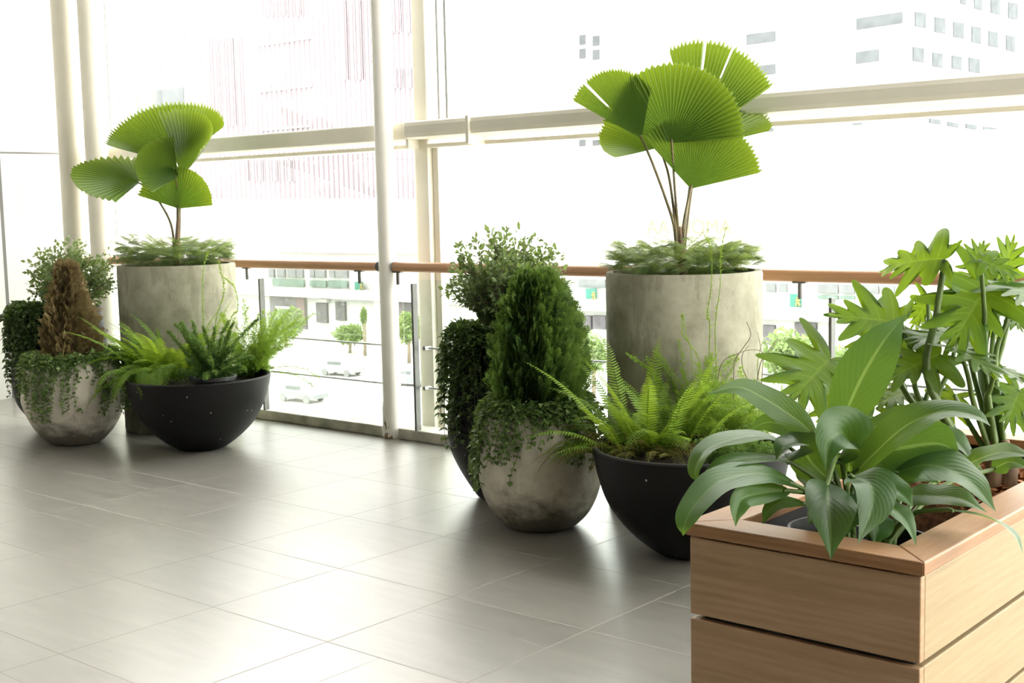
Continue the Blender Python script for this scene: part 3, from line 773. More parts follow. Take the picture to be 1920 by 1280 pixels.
def arc(base, az, e0, e1, length, n=16, twist=0.0):
    p = Vector(base); P = [p.copy()]
    for i in range(n):
        t = (i + .5) / n; e = e0 + (e1 - e0) * t ** 1.2; a = az + twist * t
        p = p + Vector((math.cos(a) * math.cos(e), math.sin(a) * math.cos(e), math.sin(e))) * (length / n)
        for K_ in (KR, KL):                        # shoots lean against the cement cylinders, not through them
            dx, dy = p.x - K_['X'], p.y - K_['Y']; rr = math.hypot(dx, dy); lim = K_['R'] + .02
            if rr < lim and p.z < K_['Z'] - .1: p = Vector((K_['X'] + dx / rr * lim, K_['Y'] + dy / rr * lim, p.z))
        P.append(p.copy())
    return P
def fol_mb(fo, mb, r):
    k = len(mb.v); fo.V.append(np.array([tuple(p) for p in mb.v])); fo.F += [tuple(i + fo.n for i in f) for f in mb.f]; fo.n += k; fo.R.append(np.full(k, r))
PINNA = (np.array([(0, 0, 0), (-.09, .10, .02), (-.07, .75, 0), (0, 1, -.05), (.07, .75, 0), (.09, .10, .02)], float), np.array([(0, 1, 2, 3), (0, 3, 4, 5)]))
def frond_into(fo, P, width, n_pin=26, tone=None, rach=0.0016, pin=PINNA, lay=0.25):
    n = len(P) - 1; pos, D, Nn, sz = [], [], [], []
    for i in range(n_pin):
        t = 0.06 + 0.93 * (i + .5) / n_pin; f = t * n; k = min(int(f), n - 1); p = P[k].lerp(P[k + 1], f - k); T = (P[k + 1] - P[k]).normalized()
        nn = Vector((0, 0, 1)); nn = nn - T * nn.dot(T)
        if nn.length < .15: nn = Vector((math.cos(i), math.sin(i), 0)) * .01 + Vector((1, 0.3, 0)); nn = nn - T * nn.dot(T)
        nn.normalize(); sd = T.cross(nn)
        w_ = width * (math.sin(PI * min(1, (t * .93 + .07)) ** 0.8) ** 0.6) * (0.35 if t < .08 else 1)
        for s in (-1, 1):
            d = sd * s + T * (0.25 + .35 * t) - nn * lay
            pos.append(p); D.append(d); Nn.append(nn + sd * s * .25); sz.append(max(.004, w_ * random.uniform(.85, 1.1)))
    m = len(pos); r = np.clip((random.random() if tone is None else tone) + rng.normal(size=m) * .12, 0, 1)
    fo.add(pin[0], pin[1], pos, D, Nn, np.array(sz), r)
    fol_mb(fo, MB().tube(P, [rach * (1.3 - t_ / len(P)) for t_ in range(len(P))], 5), 0.5)
def fern(label, base, fronds, spread, group=None, name='boston_fern', mat=None):
    t = thing(name, label, 'fern', base, group)
    for (az, e0, e1, ln, wd, dull, *off) in fronds:
        b = Vector(base) + Vector((math.cos(az), math.sin(az), 0)) * random.uniform(0, spread) + Vector((random.uniform(-1, 1), random.uniform(-1, 1), 0)) * spread * .35
        if off: b = Vector(base) + Vector(off[0])
        fo = Fol(); frond_into(fo, arc(b, az, e0, e1, ln, 18, random.uniform(-.35, .35)), wd, max(14, int(ln / .0135)), None)
        fo.build('frond', MT['fern_dull'] if dull else (mat or MT['fern']), t)
    return t

NEEDLE = (np.array([(-.085, 0, 0), (.085, 0, 0), (0, 1, 0)], float), np.array([(0, 1, 2)]))
def plume_into(fo, P, rad, dens=70, nl=0.011, tone=.5, fill=6, rach=0.0014, taper=.75):
    """a feathery asparagus shoot: short side twigs, each ringed with needles"""
    n = len(P) - 1; pos, D = [], []
    for i in range(dens):
        t = 0.10 + .9 * i / dens; f = t * n; k = min(int(f), n - 1); p = np.array(P[k].lerp(P[k + 1], f - k)); T = np.array((P[k + 1] - P[k]).normalized())
        r_ = rad * (1 - taper * t ** 1.5) * random.uniform(.6, 1.1)
        out = unit(np.cross(T, rv(1)[0])); d0 = unit(out * .9 + T * .55)
        for q in range(fill):
            u = (q + .5) / fill; c = p + d0 * r_ * u
            for _ in range(3):
                pos.append(c); D.append(unit(d0 * .5 + rv(1)[0] * .7 + T * .2))
    m = len(pos)
    fo.add(NEEDLE[0], NEEDLE[1], pos, D, rv(m), nl * rng.uniform(.7, 1.25, m), np.clip(tone + rng.normal(size=m) * .2, 0, 1))
    fol_mb(fo, MB().tube(P, [rach * (1.2 - .8 * i / n) for i in range(n + 1)], 5), .3)
def asparagus(label, base, shoots, mat, group=None, name='asparagus_fern', nl=.012):
    t = thing(name, label, 'fern', base, group)
    for (dx, dy, az, e0, e1, ln, rad, dens, tone) in shoots:
        fo = Fol(); plume_into(fo, arc(Vector(base) + Vector((dx, dy, 0)), az, e0, e1, ln, 16, random.uniform(-.3, .3)), rad, dens, nl, tone)
        fo.build('shoot', mat, t)
    return t

LEAF = tmpl_leaf(.30, .07, -.10)
ROUND = tmpl_leaf(.40, .08, -.14)
def spray_tmpl():
    v, f = [], []
    def q(a, d, l, w):
        a = np.array(a, float); d = np.array(d, float); d /= np.linalg.norm(d); s = np.array([d[1], -d[0], 0]); b = len(v)
        v.extend([a, a + d * l * .55 + s * w, a + d * l, a + d * l * .55 - s * w]); f.append((b, b + 1, b + 2, b + 3))
    q((0, 0, 0), (0, 1, 0), 1.0, .02)
    for i in range(6):
        y = .12 + .13 * i; l = .42 * (1 - .09 * i)
        for s in (-1, 1):
            q((0, y, 0), (s * .75, .75, 0), l, .022)
            d = np.array([s * .70, .70, 0]); p = np.array([0, y, 0])
            q(p + d * l * .45, (s * .2, 1, 0), l * .5, .020)
    q((0, .8, 0), (.25, 1, 0), .25, .03); q((0, .8, 0), (-.25, 1, 0), .25, .03)
    v = np.array(v); v[:, 2] = -.18 * (v[:, 1] ** 2) - .15 * np.abs(v[:, 0]) ** 1.5
    return v, np.array(f)
SPRAY = spray_tmpl()
def conifer(label, X, Y, z0, z1, prof, n, mat, size, droop=0.0, lump=(.80, .30, 2.6), name='upright_conifer'):
    t = thing(name, label, 'conifer', (X, Y, z0))
    build('trunk', MB().tube([(X, Y, z0), (X + .004, Y, z0 + (z1 - z0) * .5), (X, Y, z0 + (z1 - z0) * .88)], [.02, .014, .004], 8), MT['stem'], t, smooth=True, auto=60)
    u = rng.random(n) ** 0.85; az = rng.random(n) * 2 * PI; z = z0 + .03 + (z1 - z0 - .03) * u
    rad = np.array([prof(x) for x in u])
    lum = np.array([lump[0] + lump[1] * noise.noise(Vector((math.cos(a) * lump[2], math.sin(a) * lump[2], zz * 2.2 + X))) for a, zz in zip(az, z)])
    rr = rad * lum * rng.uniform(.40, 1.0, n) ** .45
    O = np.column_stack([np.cos(az), np.sin(az), np.zeros(n)]); up = np.array([0, 0, 1.0])
    pos = np.column_stack([X + rr * np.cos(az), Y + rr * np.sin(az), z])
    D = O * (.55 + .25 * rng.random((n, 1))) + up * ((1 - droop * 2) * (.85 + .3 * rng.random((n, 1)))) + rv(n, .28)
    Nn = np.cross(O, up) + O * .5 + rv(n, .45)
    fo = Fol(); tone = np.clip(-.1 + 1.05 * (rr / np.maximum(rad, 1e-3)) ** 3 * rng.uniform(.35, 1.15, n), 0, 1)  # inner sprays darker: crown shade and lit tips put into the colour
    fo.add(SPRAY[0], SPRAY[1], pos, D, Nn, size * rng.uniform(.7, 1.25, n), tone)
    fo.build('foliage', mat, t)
    return t

def shrub(label, X, Y, zb, c, ax, n_twig, per, size, mat, sparse=.0, group=None, seed=0):
    """c: centre of the crown, ax: half-axes"""
    rs = random.Random(seed)
    t = thing('leafy_shrub', label, 'shrub', (X, Y, zb), group)
    st = MB(); tips = []
    for i in range(n_twig):
        for _ in range(50):
            q = Vector((rs.uniform(-1, 1), rs.uniform(-1, 1), rs.uniform(-1, 1)))
            if .30 < q.length < 1.0: break
        k = 1 + .18 * noise.noise(q * 2.5 + Vector((seed, 0, 0)))
        tips.append(Vector(c) + Vector((q.x * ax[0] * k, q.y * ax[1] * k, q.z * ax[2] * k)))
    fo = Fol()
    for i, tp in enumerate(tips):
        m = i % 7; a = m * 2.4 + seed
        b0 = Vector((X + .02 * math.cos(a), Y + .02 * math.sin(a), zb)); fork = b0.lerp(Vector(c), .62) + Vector((math.cos(a) * ax[0] * .28, math.sin(a) * ax[1] * .28, -ax[2] * .35))
        P = catmull([b0, b0.lerp(fork, .55) + Vector((0, 0, .01)), fork, fork.lerp(tp, .6) + Vector((0, 0, .015)), tp], 14)
        st.tube(P, [.006 - .0052 * j / 14 for j in range(15)], 5)
        pos, D = [], []
        for j in range(per):
            f = 1 - .62 * (j / per) ** 1.1; kk = min(int(f * 14), 13); p = P[kk].lerp(P[kk + 1], f * 14 - kk)
            T = (P[min(kk + 1, 14)] - P[kk]).normalized()
            d = Vector((rs.gauss(0, 1), rs.gauss(0, 1), rs.gauss(.1, .8))).normalized() * .9 + T * .6
            pos.append(tuple(p + d * .012)); D.append(tuple(d))
        fo.add(LEAF[0], LEAF[1], pos, D, rv(per, .6) + [0, 0, .8], size * rng.uniform(.65, 1.2, per))
    build('stem', st, MT['twig'], t, smooth=True)
    fo.build('foliage', mat, t)
    return t

def strand_leaves(fo, st, P, step, size, tmpl, rs, tube=.0013):
    n = len(P) - 1; ln = sum((P[i + 1] - P[i]).length for i in range(n)); m = max(3, int(ln / step)); pos, D, Nn = [], [], []
    st.tube(P, tube, 4)
    for j in range(m):
        f = min(.999, (j + .6) / m) * n; k = int(f); p = P[k].lerp(P[k + 1], f - k); T = (P[k + 1] - P[k]).normalized()
        for s in (-1, 1):
            sd = Vector((rs.gauss(0, 1), rs.gauss(0, 1), rs.gauss(0, .6))); sd = (sd - T * sd.dot(T)).normalized()
            d = sd * .8 + T * .55 + Vector((0, 0, .1)); pos.append(tuple(p)); D.append(tuple(d)); Nn.append(tuple(Vector((0, 0, 1)) + sd * .3 + Vector((rs.gauss(0, .4), rs.gauss(0, .4), 0))))
    fo.add(tmpl[0], tmpl[1], pos, D, Nn, size * rng.uniform(.65, 1.2, len(pos)))
def pot_radius(P_, z):
    pr = P_['prof']
    for (r0, z0), (r1, z1) in zip(pr, pr[1:]):
        if z0 <= z <= z1: return r0 + (r1 - r0) * (z - z0) / max(1e-6, z1 - z0)
    return pr[-1][0] if z > pr[-1][1] else pr[0][0]
def trailing(label, P_, hang, n_mound, mat, size, cat='trailing plant', sector=None, mound_h=.05, group=None, seed=1, mound_out=.05, n_in=150, ring=(.55, 1.12), name='trailing_plant'):
    """hang: list of (azimuth, length below the rim, outward slack)"""
    rs = random.Random(seed); X, Y, R, Z = P_['X'], P_['Y'], P_['R'], P_['Z']
    t = thing(name, label, cat, (X, Y, P_['soil']), group); st = MB(); fo = Fol()
    for (az, drop, slack) in hang:
        o = Vector((math.cos(az), math.sin(az), 0)); side = Vector((-o.y, o.x, 0)); c = Vector((X, Y, 0))
        P = [c + o * (R * .62) + Vector((0, 0, P_['soil'])), c + o * (R * .86) + Vector((0, 0, Z + mound_h * rs.uniform(.3, .9)))]
        P.append(c + o * (R + .015 + slack * .5) + Vector((0, 0, Z + .012)))
        m = max(1, int(drop / .06)); wv = rs.uniform(-.02, .02)
        for i in range(1, m + 1):
            z = Z - drop * i / m
            rr = max(pot_radius(P_, z), R * .9 if z > Z - .05 else 0) + .012 + slack * (1 - .5 * i / m) + rs.uniform(0, .010)
            P.append(c + o * rr + side * (wv * 2 * i / m + rs.uniform(-.022, .022)) + Vector((0, 0, z)))
        strand_leaves(fo, st, catmull(P, 8 + 3 * m), size * rs.uniform(.8, 1.25), size, ROUND, rs)
    # the cushion over the soil and the rim
    pos, D, Nn = [], [], []
    for _ in range(n_mound):
        a = rs.uniform(0, 2 * PI) if sector is None else rs.uniform(*sector)
        q = rs.uniform(*ring) * (1 + mound_out * math.sin(a * 3 + seed))
        h = mound_h * (1 - max(0, (q - .75) / .5) ** 2) * rs.uniform(.15, 1.1)
        z = (Z if q > .9 else P_['soil'] + .03) + h - (max(0, q - 1) * R * .6)
        pos.append((X + q * R * math.cos(a), Y + q * R * math.sin(a), z)); o = np.array([math.cos(a), math.sin(a), 0])
        D.append(o * .6 + np.array([rs.gauss(0, .7), rs.gauss(0, .7), rs.gauss(-.05, .5)])); Nn.append(np.array([rs.gauss(0, .45), rs.gauss(0, .45), 1]) + o * .3)
    if pos: fo.add(ROUND[0], ROUND[1], pos, D, Nn, size * rng.uniform(.65, 1.25, len(pos)))
    build('stem', st, MT['petiole'], t, smooth=True)
    fo.build('foliage', mat, t)
    return t
LACY = None
def lacy_tmpl():
    v, f = [], []
    def q(a, d, l, w):
        a = np.array(a, float); d = np.array(d, float); d /= np.linalg.norm(d); s = np.array([d[1], -d[0], 0]); b = len(v)
        v.extend([a, a + d * l * .5 + s * w, a + d * l, a + d * l * .5 - s * w]); f.append((b, b + 1, b + 2, b + 3))
    q((0, 0, 0), (0, 1, 0), 1, .02)
    for i in range(6):
        y = .10 + .15 * i; l = .30 * (1 - .10 * i)
        for s in (-1, 1): q((0, y, 0), (s * .85, .6, 0), l, .036)
    v = np.array(v); v[:, 2] = -.2 * v[:, 1] ** 2
    return v, np.array(f)
LACY = lacy_tmpl()
def mound(label, K_, n, height, seed, group=None, out=1.18):
    rs = random.Random(seed); X, Y, R = K_['X'], K_['Y'], K_['R']
    t = thing('lacy_fern', label, 'fern', (X, Y, K_['soil']), group); fo = Fol()
    for i in range(n):
        a = rs.uniform(0, 2 * PI); q = math.sqrt(rs.random()); cx_, cy_ = math.cos(a), math.sin(a)
        big = noise.noise(Vector((q * R * cx_ * 5, q * R * cy_ * 5, seed)))
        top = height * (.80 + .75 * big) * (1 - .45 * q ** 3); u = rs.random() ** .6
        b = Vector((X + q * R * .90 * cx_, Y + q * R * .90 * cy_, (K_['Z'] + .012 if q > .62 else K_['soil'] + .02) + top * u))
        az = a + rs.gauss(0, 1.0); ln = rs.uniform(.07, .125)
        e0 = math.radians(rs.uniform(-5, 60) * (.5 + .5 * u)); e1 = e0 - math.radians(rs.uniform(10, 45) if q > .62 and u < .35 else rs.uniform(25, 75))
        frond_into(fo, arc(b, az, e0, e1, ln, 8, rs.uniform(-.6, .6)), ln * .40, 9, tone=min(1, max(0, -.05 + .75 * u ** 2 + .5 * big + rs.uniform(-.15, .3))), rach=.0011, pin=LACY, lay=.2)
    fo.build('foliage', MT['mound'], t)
    return t
# ------------------------------------------------------------------ the plants, group by the front right
azc = lambda P_: math.atan2(-P_['Y'], -P_['X'])            # azimuth from a pot towards the viewer
rs = random.Random(5)
# green conifer in the right concrete planter
zc0 = CR['soil']; zc1 = z_on_axis(CR['X'], CR['Y'], 538)
PR_ = ((0, .165), (.27, .215), (.55, .185), (.8, .128), (.95, .062), (1.01, .02))
def prof_r(u):
    for (a, b), (c, d) in zip(PR_, PR_[1:]):
        if u <= c: return b + (d - b) * (u - a) / (c - a)
    return .02
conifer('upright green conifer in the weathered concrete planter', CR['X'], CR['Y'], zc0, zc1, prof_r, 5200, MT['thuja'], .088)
# browned conifer on the left
zl1 = z_on_axis(CL['X'], CL['Y'], 506)
def prof_l(u): return .215 * (1 - u) ** .66 * (.94 + .16 * math.sin(u * 5)) + .008
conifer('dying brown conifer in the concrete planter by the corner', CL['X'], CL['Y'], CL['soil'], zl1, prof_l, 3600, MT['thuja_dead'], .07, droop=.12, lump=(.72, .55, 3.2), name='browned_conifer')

def hangs(P_, spec, seed):
    r = random.Random(seed); out = []
    for (a0, a1, n, d0, d1, sl) in spec:
        for i in range(n): out.append((azc(P_) + r.uniform(a0, a1), r.uniform(d0, d1), r.uniform(0, sl)))
    return out
# + azimuth runs to the right as seen from the viewer
trailing('small-leaved trailing plant spilling over the planter of the green conifer', CR, hangs(CR, [(-1.75, -1.15, 22, .10, .36, .03), (-1.1, -.30, 18, .05, .28, .02), (-.3, .35, 14, .03, .14, .02), (.35, 1.6, 24, .05, .24, .05), (1.8, 4.5, 14, .05, .2, .03)], 3), 2600, MT['trail'], .029, seed=3, mound_h=.075)
trailing('small-leaved trailing plant spilling over the planter of the browned conifer', CL, hangs(CL, [(-1.75, -1.0, 12, .08, .22, .02), (-.95, -.3, 18, .10, .36, .02), (-.3, .5, 16, .04, .30, .02), (.5, 1.7, 26, .08, .34, .08), (1.8, 4.5, 12, .05, .2, .03)], 4), 2400, MT['trail'], .028, seed=4, mound_h=.07)
# dark creeper on the tapered planters, thick on the side away from the window
def ivy(label, P_, seed, n, zmax, mound_h):
    h = hangs(P_, [(-1.9, -.2, 46, .10, .42, .05), (-1.7, -.5, 10, .40, .62, .02), (-.2, .2, 6, .05, .25, .03), (3.6, 4.4, 8, .05, .2, .03)], seed)
    return trailing(label, P_, h, n, MT['ivy'], .036, seed=seed, mound_h=mound_h, mound_out=.08, ring=(.15, 1.22), sector=(azc(P_) - 2.6, azc(P_) + .35), name='dark_creeper', cat='creeper')
ivy('thick dark green creeper over the tapered black planter, centre', VR, 6, 1500, 0, .05)
ivy('thick dark green creeper over the tapered black planter by the corner', VL, 7, 1300, 0, .05)
# pale shrubs rising from the tapered planters
def shrub_at(label, P_, px, py, hw, hh, n, per, size, seed, dy=.9):
    hw *= 1.12; hh *= 1.12
    d = depth((P_['X'], P_['Y'], P_['Z'])); c = at_d(px, py, d)
    return shrub(label, P_['X'], P_['Y'], P_['soil'], c, (hw * d / F_PX, hw * d / F_PX * dy, hh * d / F_PX), n, per, size, MT['shrub'], seed=seed, group=None)
shrub_at('loose pale green shrub behind the green conifer', VR, 948, 520, 110, 80, 250, 34, .034, 2)
shrub_at('dense grey-green shrub behind the browned conifer', VL, 136, 518, 86, 62, 240, 28, .034, 9)

# ------------------------------------------------------------------ ferns of the right bowl
dB = depth((BR['X'], BR['Y'], BR['Z'])); zs = BR['soil'] + .012
va = azc(BR)                                                        # towards the viewer
def vdir(deg): return va + math.radians(deg)                       # 0 viewer, + to the right in the picture
fr = []
for i in range(44):
    fr.append((vdir(rs.uniform(-180, 180)), math.radians(rs.uniform(52, 86)), math.radians(rs.uniform(-45, 40)), rs.uniform(.26, .46), rs.uniform(.042, .056), 0))
for dg, e0, e1, ln in ((-88, 62, 25, .46), (-100, 58, 5, .40), (-75, 70, 40, .42), (-60, 45, -25, .34), (-95, 40, -20, .36), (-20, 70, -60, .30), (15, 80, 30, .36), (40, 80, 40, .36), (75, 70, 30, .34), (120, 80, 50, .38), (-140, 80, 50, .42), (170, 85, 60, .4)):
    fr.append((vdir(dg), math.radians(e0), math.radians(e1), ln * 1.22, .050, 0))
for i in range(42): fr.append((vdir(rs.uniform(-120, 90)), math.radians(rs.uniform(20, 65)), math.radians(rs.uniform(-60, -10)), rs.uniform(.16, .28), .03, 1))
fb = at_z(1225, 846, zs)
fern('bright green Boston fern with arching fronds in the black bowl, centre right', fb, fr, .15, 'Boston ferns in the black bowls')
# low dull fronds hanging over the left rim of the right bowl
fr = [(vdir(rs.uniform(-130, -40)), math.radians(rs.uniform(20, 50)), math.radians(rs.uniform(-70, -25)), rs.uniform(.20, .40), .034, rs.random() < .5) for _ in range(32)]
fern('low dull fern with yellowing fronds over the left rim of the black bowl', at_z(1165, 850, zs), fr, .06, None, 'drooping_fern')
# feathery asparagus ferns at the right side of the right bowl
sh = [(rs.uniform(-.07, .07), rs.uniform(-.07, .07), rs.uniform(0, 2 * PI), math.radians(rs.uniform(40, 85)), math.radians(rs.uniform(-30, 40)), rs.uniform(.24, .46), rs.uniform(.04, .065), 60, rs.uniform(.2, .8)) for _ in range(50)]
asparagus('feathery asparagus fern between the Boston fern and the wooden box', at_z(1385, 832, zs), sh, MT['plume'])
sh = [(rs.uniform(-.05, .05), rs.uniform(-.05, .05), vdir(rs.uniform(-70, 90)), math.radians(rs.uniform(30, 75)), math.radians(rs.uniform(-70, 0)), rs.uniform(.16, .30), rs.uniform(.035, .055), 52, rs.uniform(.2, .7)) for _ in range(24)]
asparagus('darker feathery asparagus fern at the front rim of the black bowl', at_z(1368, 862, zs), sh, MT['plume_dark'], nl=.013)
sh = [(rs.uniform(-.08, .08), rs.uniform(-.08, .08), rs.uniform(0, 2 * PI), math.radians(rs.uniform(60, 88)), math.radians(rs.uniform(20, 70)), rs.uniform(.30, .50), rs.uniform(.03, .05), 50, rs.uniform(.3, .8)) for _ in range(18)]
asparagus('tall feathery asparagus fern at the back of the black bowl', at_z(1300, 815, zs), sh, MT['plume'])
# bare wiry shoots in front of the right cylinder
t = thing('wiry_climber', 'thin wiry yellow-green climbing shoots before the right cement cylinder', 'climber', at_z(1330, 822, zs))
dW = depth((KR['X'], KR['Y'], KR['Z'])) - KR['R'] - .10
def shoot(pts, r, mat, needles, tone=.7, nl=.012):
    P = catmull([at_d(x, y, dW + dd) for x, y, dd in pts], 26); st = MB().tube(P, [r * (1.1 - .6 * i / 26) for i in range(27)], 5); fo = Fol(); fol_mb(fo, st, .15 if mat else .6)
    pos, D = [], []
    for i in range(needles):
        k = rs.randrange(2, 26); p = P[k].lerp(P[k + 1] if k < 26 else P[k], rs.random()); pos.append(tuple(p)); D.append((rs.gauss(0, 1), rs.gauss(0, 1), rs.gauss(.4, .8)))
    if pos: fo.add(NEEDLE[0], NEEDLE[1], pos, D, rv(len(pos)), nl * rng.uniform(.6, 1.3, len(pos)), tone)
    fo.build('shoot', MT['twig'] if mat else MT['plume'], t)
shoot([(1330, 822, 0), (1329, 700, .02), (1331, 610, .04), (1326, 590, .05), (1333, 540, .05), (1334, 470, .10), (1320, 440, .12)], .0022, 0, 300, .8, .017)
shoot([(1340, 822, 0), (1343, 700, .02), (1341, 610, .04), (1350, 540, .04), (1352, 470, .06), (1362, 425, .08)], .0020, 0, 320, .8, .017)
shoot([(1335, 820, 0), (1312, 680, .02), (1290, 640, .03), (1282, 600, .04), (1279, 590, .04)], .0018, 0, 120, .8, .016)
shoot([(1300, 820, 0), (1296, 660, .02), (1280, 630, .03), (1279, 590, .04)], .0017, 0, 120, .8, .016)
shoot([(1375, 820, 0), (1376, 700, 0), (1380, 672, 0), (1395, 650, 0), (1408, 628, 0), (1400, 603, .02)], .0030, 1, 0)
shoot([(1412, 820, 0), (1402, 720, 0), (1393, 690, 0), (1392, 665, 0), (1404, 648, .02)], .0028, 1, 0)
shoot([(1405, 820, 0), (1424, 690, 0), (1438, 665, 0), (1458, 634, .02)], .0030, 1, 0)
shoot([(1345, 800, 0), (1350, 690, 0), (1385, 662, 0), (1420, 656, .02), (1440, 672, .02), (1458, 712, .03)], .0024, 1, 0)
shoot([(1420, 800, 0), (1430, 690, 0), (1427, 655, 0), (1420, 622, .02)], .0020, 1, 0)
shoot([(1395, 800, 0), (1440, 760, .0), (1420, 700, .02), (1432, 640, .03), (1455, 700, .03), (1470, 740, .03)], .0018, 0, 120)

# ------------------------------------------------------------------ ferns of the left bowl
dBL = depth((BL['X'], BL['Y'], BL['Z'])); zs = BL['soil'] + .012; va = azc(BL)
fr = []
for i in range(72): fr.append((vdir(rs.uniform(-180, 80)), math.radians(rs.uniform(45, 84)), math.radians(rs.uniform(-55, 30)), rs.uniform(.28, .54), rs.uniform(.044, .060), 0))
for dg, e0, e1, ln in ((-95, 62, 30, .48), (-85, 58, 10, .50), (-70, 64, 20, .46), (-110, 60, 10, .46), (-30, 60, -85, .44), (-15, 55, -88, .42), (-45, 50, -80, .40), (-100, 30, -60, .42), (-80, 25, -70, .42), (60, 75, 45, .44), (100, 80, 50, .44)):
    fr.append((vdir(dg), math.radians(e0), math.radians(e1), ln * 1.2, .056, 0))
for i in range(6): fr.append((vdir(rs.uniform(-120, 20)), math.radians(rs.uniform(20, 55)), math.radians(rs.uniform(-70, -20)), rs.uniform(.2, .3), .03, 1))
vw = Vector((math.cos(va), math.sin(va), 0)); vr = Vector((-vw.y, vw.x, 0))
for k in range(13):
    fr.append((vdir(rs.uniform(-50, 10)), math.radians(rs.uniform(50, 72)), math.radians(-rs.uniform(86, 96)), rs.uniform(.36, .52), .050, 0, tuple(vw * rs.uniform(.14, .24) + vr * rs.uniform(-.20, .08))))
fern('bright green Boston fern with drooping fronds in the left black bowl', at_z(318, 712, zs), fr, .17, 'Boston ferns in the black bowls')
sh = [(rs.uniform(-.03, .03), rs.uniform(-.03, .03), vdir(rs.uniform(-180, 180)), math.radians(rs.uniform(55, 88)), math.radians(rs.uniform(25, 75)), rs.uniform(.24, .42), rs.uniform(.028, .038), 120, rs.uniform(.2, .7)) for _ in range(20)]
sh += [(0, 0, vdir(80), math.radians(62), math.radians(38), .46, .03, 140, .5), (0, 0, vdir(95), math.radians(75), math.radians(60), .36, .032, 120, .5), (0, 0, vdir(-60), math.radians(50), math.radians(20), .24, .034, 90, .4)]
sh += [(rs.uniform(-.03, .03), rs.uniform(-.03, .03), vdir(rs.uniform(-110, 110)), math.radians(rs.uniform(20, 60)), math.radians(rs.uniform(-10, 40)), rs.uniform(.16, .28), rs.uniform(.03, .038), 90, rs.uniform(.2, .7)) for _ in range(16)]
asparagus('deep green foxtail fern growing in the small plastic pot', (SP[0], SP[1], spz + sph - .02), sh, MT['plume_dark'], name='foxtail_fern', nl=.014)
sh = [(rs.uniform(-.07, .07), rs.uniform(-.07, .07), vdir(rs.uniform(-60, 200)), math.radians(rs.uniform(50, 88)), math.radians(rs.uniform(0, 70)), rs.uniform(.28, .52), rs.uniform(.05, .08), 80, rs.uniform(.3, .9)) for _ in range(50)]
sh += [(.02, 0, vdir(90), math.radians(50), math.radians(35), .56, .045, 60, .8), (.02, 0, vdir(80), math.radians(55), math.radians(45), .5, .045, 60, .8), (.04, 0, vdir(85), math.radians(30), math.radians(-45), .44, .03, 40, .8), (.04, 0, vdir(70), math.radians(20), math.radians(-50), .40, .03, 40, .8)]
sh += [(rs.uniform(-.05, .05), rs.uniform(-.05, .05), vdir(rs.uniform(-70, 70)), math.radians(rs.uniform(20, 55)), math.radians(rs.uniform(-20, 30)), rs.uniform(.12, .2), .04, 50, rs.uniform(.4, .9)) for _ in range(10)]
asparagus('yellow-green feathery asparagus fern at the right of the left bowl', at_z(472, 704, zs), sh, MT['plume'])
t = thing('wiry_climber', 'thin yellow-green wiry climbing shoots before the left cement cylinder', 'climber', at_z(385, 690, zs))
dW = depth((KL['X'], KL['Y'], KL['Z'])) - KL['R'] - .10
shoot([(385, 690, 0), (381, 600, .02), (380, 520, .05), (390, 470, .1)], .0019, 0, 330, .9, .018)
shoot([(400, 690, 0), (405, 600, .02), (420, 545, .03), (410, 490, .06)], .0019, 0, 420, .9, .018)
shoot([(410, 690, 0), (432, 600, .02), (446, 580, .03), (440, 540, .04), (420, 520, .05)], .0019, 0, 400, .9, .018)
shoot([(390, 690, 0), (370, 620, .02), (350, 595, .03)], .0016, 0, 80, .9)

# ------------------------------------------------------------------ cylinder tops
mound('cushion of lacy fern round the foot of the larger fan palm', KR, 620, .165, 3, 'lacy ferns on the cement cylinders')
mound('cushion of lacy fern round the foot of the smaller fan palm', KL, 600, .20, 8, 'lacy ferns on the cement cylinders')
# larger fan palm
d0 = depth((KR['X'], KR['Y'], KR['Z']))
t = thing('fan_palm', 'larger fan palm with pleated leaves on the centre right cement cylinder', 'palm', (KR['X'], KR['Y'], KR['soil']))
B = (1274, 500, d0)
fan_leaf(t, (1258, 268, d0 - .02), (1278, 116, d0 - .10), (-.05, -.25, 1), 80, [B, (1272, 440, d0), (1265, 350, d0)], 28, cup=.05, curl=.10)
fan_leaf(t, (1203, 260, d0 - .05), (1143, 128, d0 - .14), (.30, .05, 1), 38, [(1268, 500, d0), (1265, 430, d0), (1248, 372, d0), (1221, 300, d0)], 24, cup=.02, curl=.06, splits=((.20, .5),), asym=-.24)
fan_leaf(t, (1243, 275, d0 + .08), (1122, 252, d0 + .12), (.25, .5, .8), 42, [(1270, 500, d0), (1266, 420, d0), (1254, 330, d0 + .05)], 16, cup=.04, curl=.2)
fan_leaf(t, (1302, 262, d0 + .10), (1366, 82, d0 + .14), (-.1, -.2, 1), 36, [(1278, 500, d0), (1283, 430, d0), (1294, 345, d0 + .06)], 22, cup=.0, curl=.12, splits=((.32, .55), (.55, .6)))
fan_leaf(t, (1295, 354, d0 + .02), (1335, 218, d0 + .02), (.05, .15, 1), 62, [(1280, 500, d0), (1281, 430, d0), (1288, 385, d0)], 26, cup=.04, curl=.30)
fan_leaf(t, (1300, 275, d0 + .14), (1408, 196, d0 + .30), (-.2, .5, .8), 40, [(1280, 500, d0), (1288, 420, d0 + .04), (1300, 330, d0 + .10)], 16, cup=.05, curl=.15)
build('stem', MB().tube([(KR['X'], KR['Y'], KR['soil'] - .02), (KR['X'], KR['Y'], KR['soil'] + .12), at_d(1274, 425, d0)], [.022, .019, .008], 10), MT['stem'], t, smooth=True, auto=60)
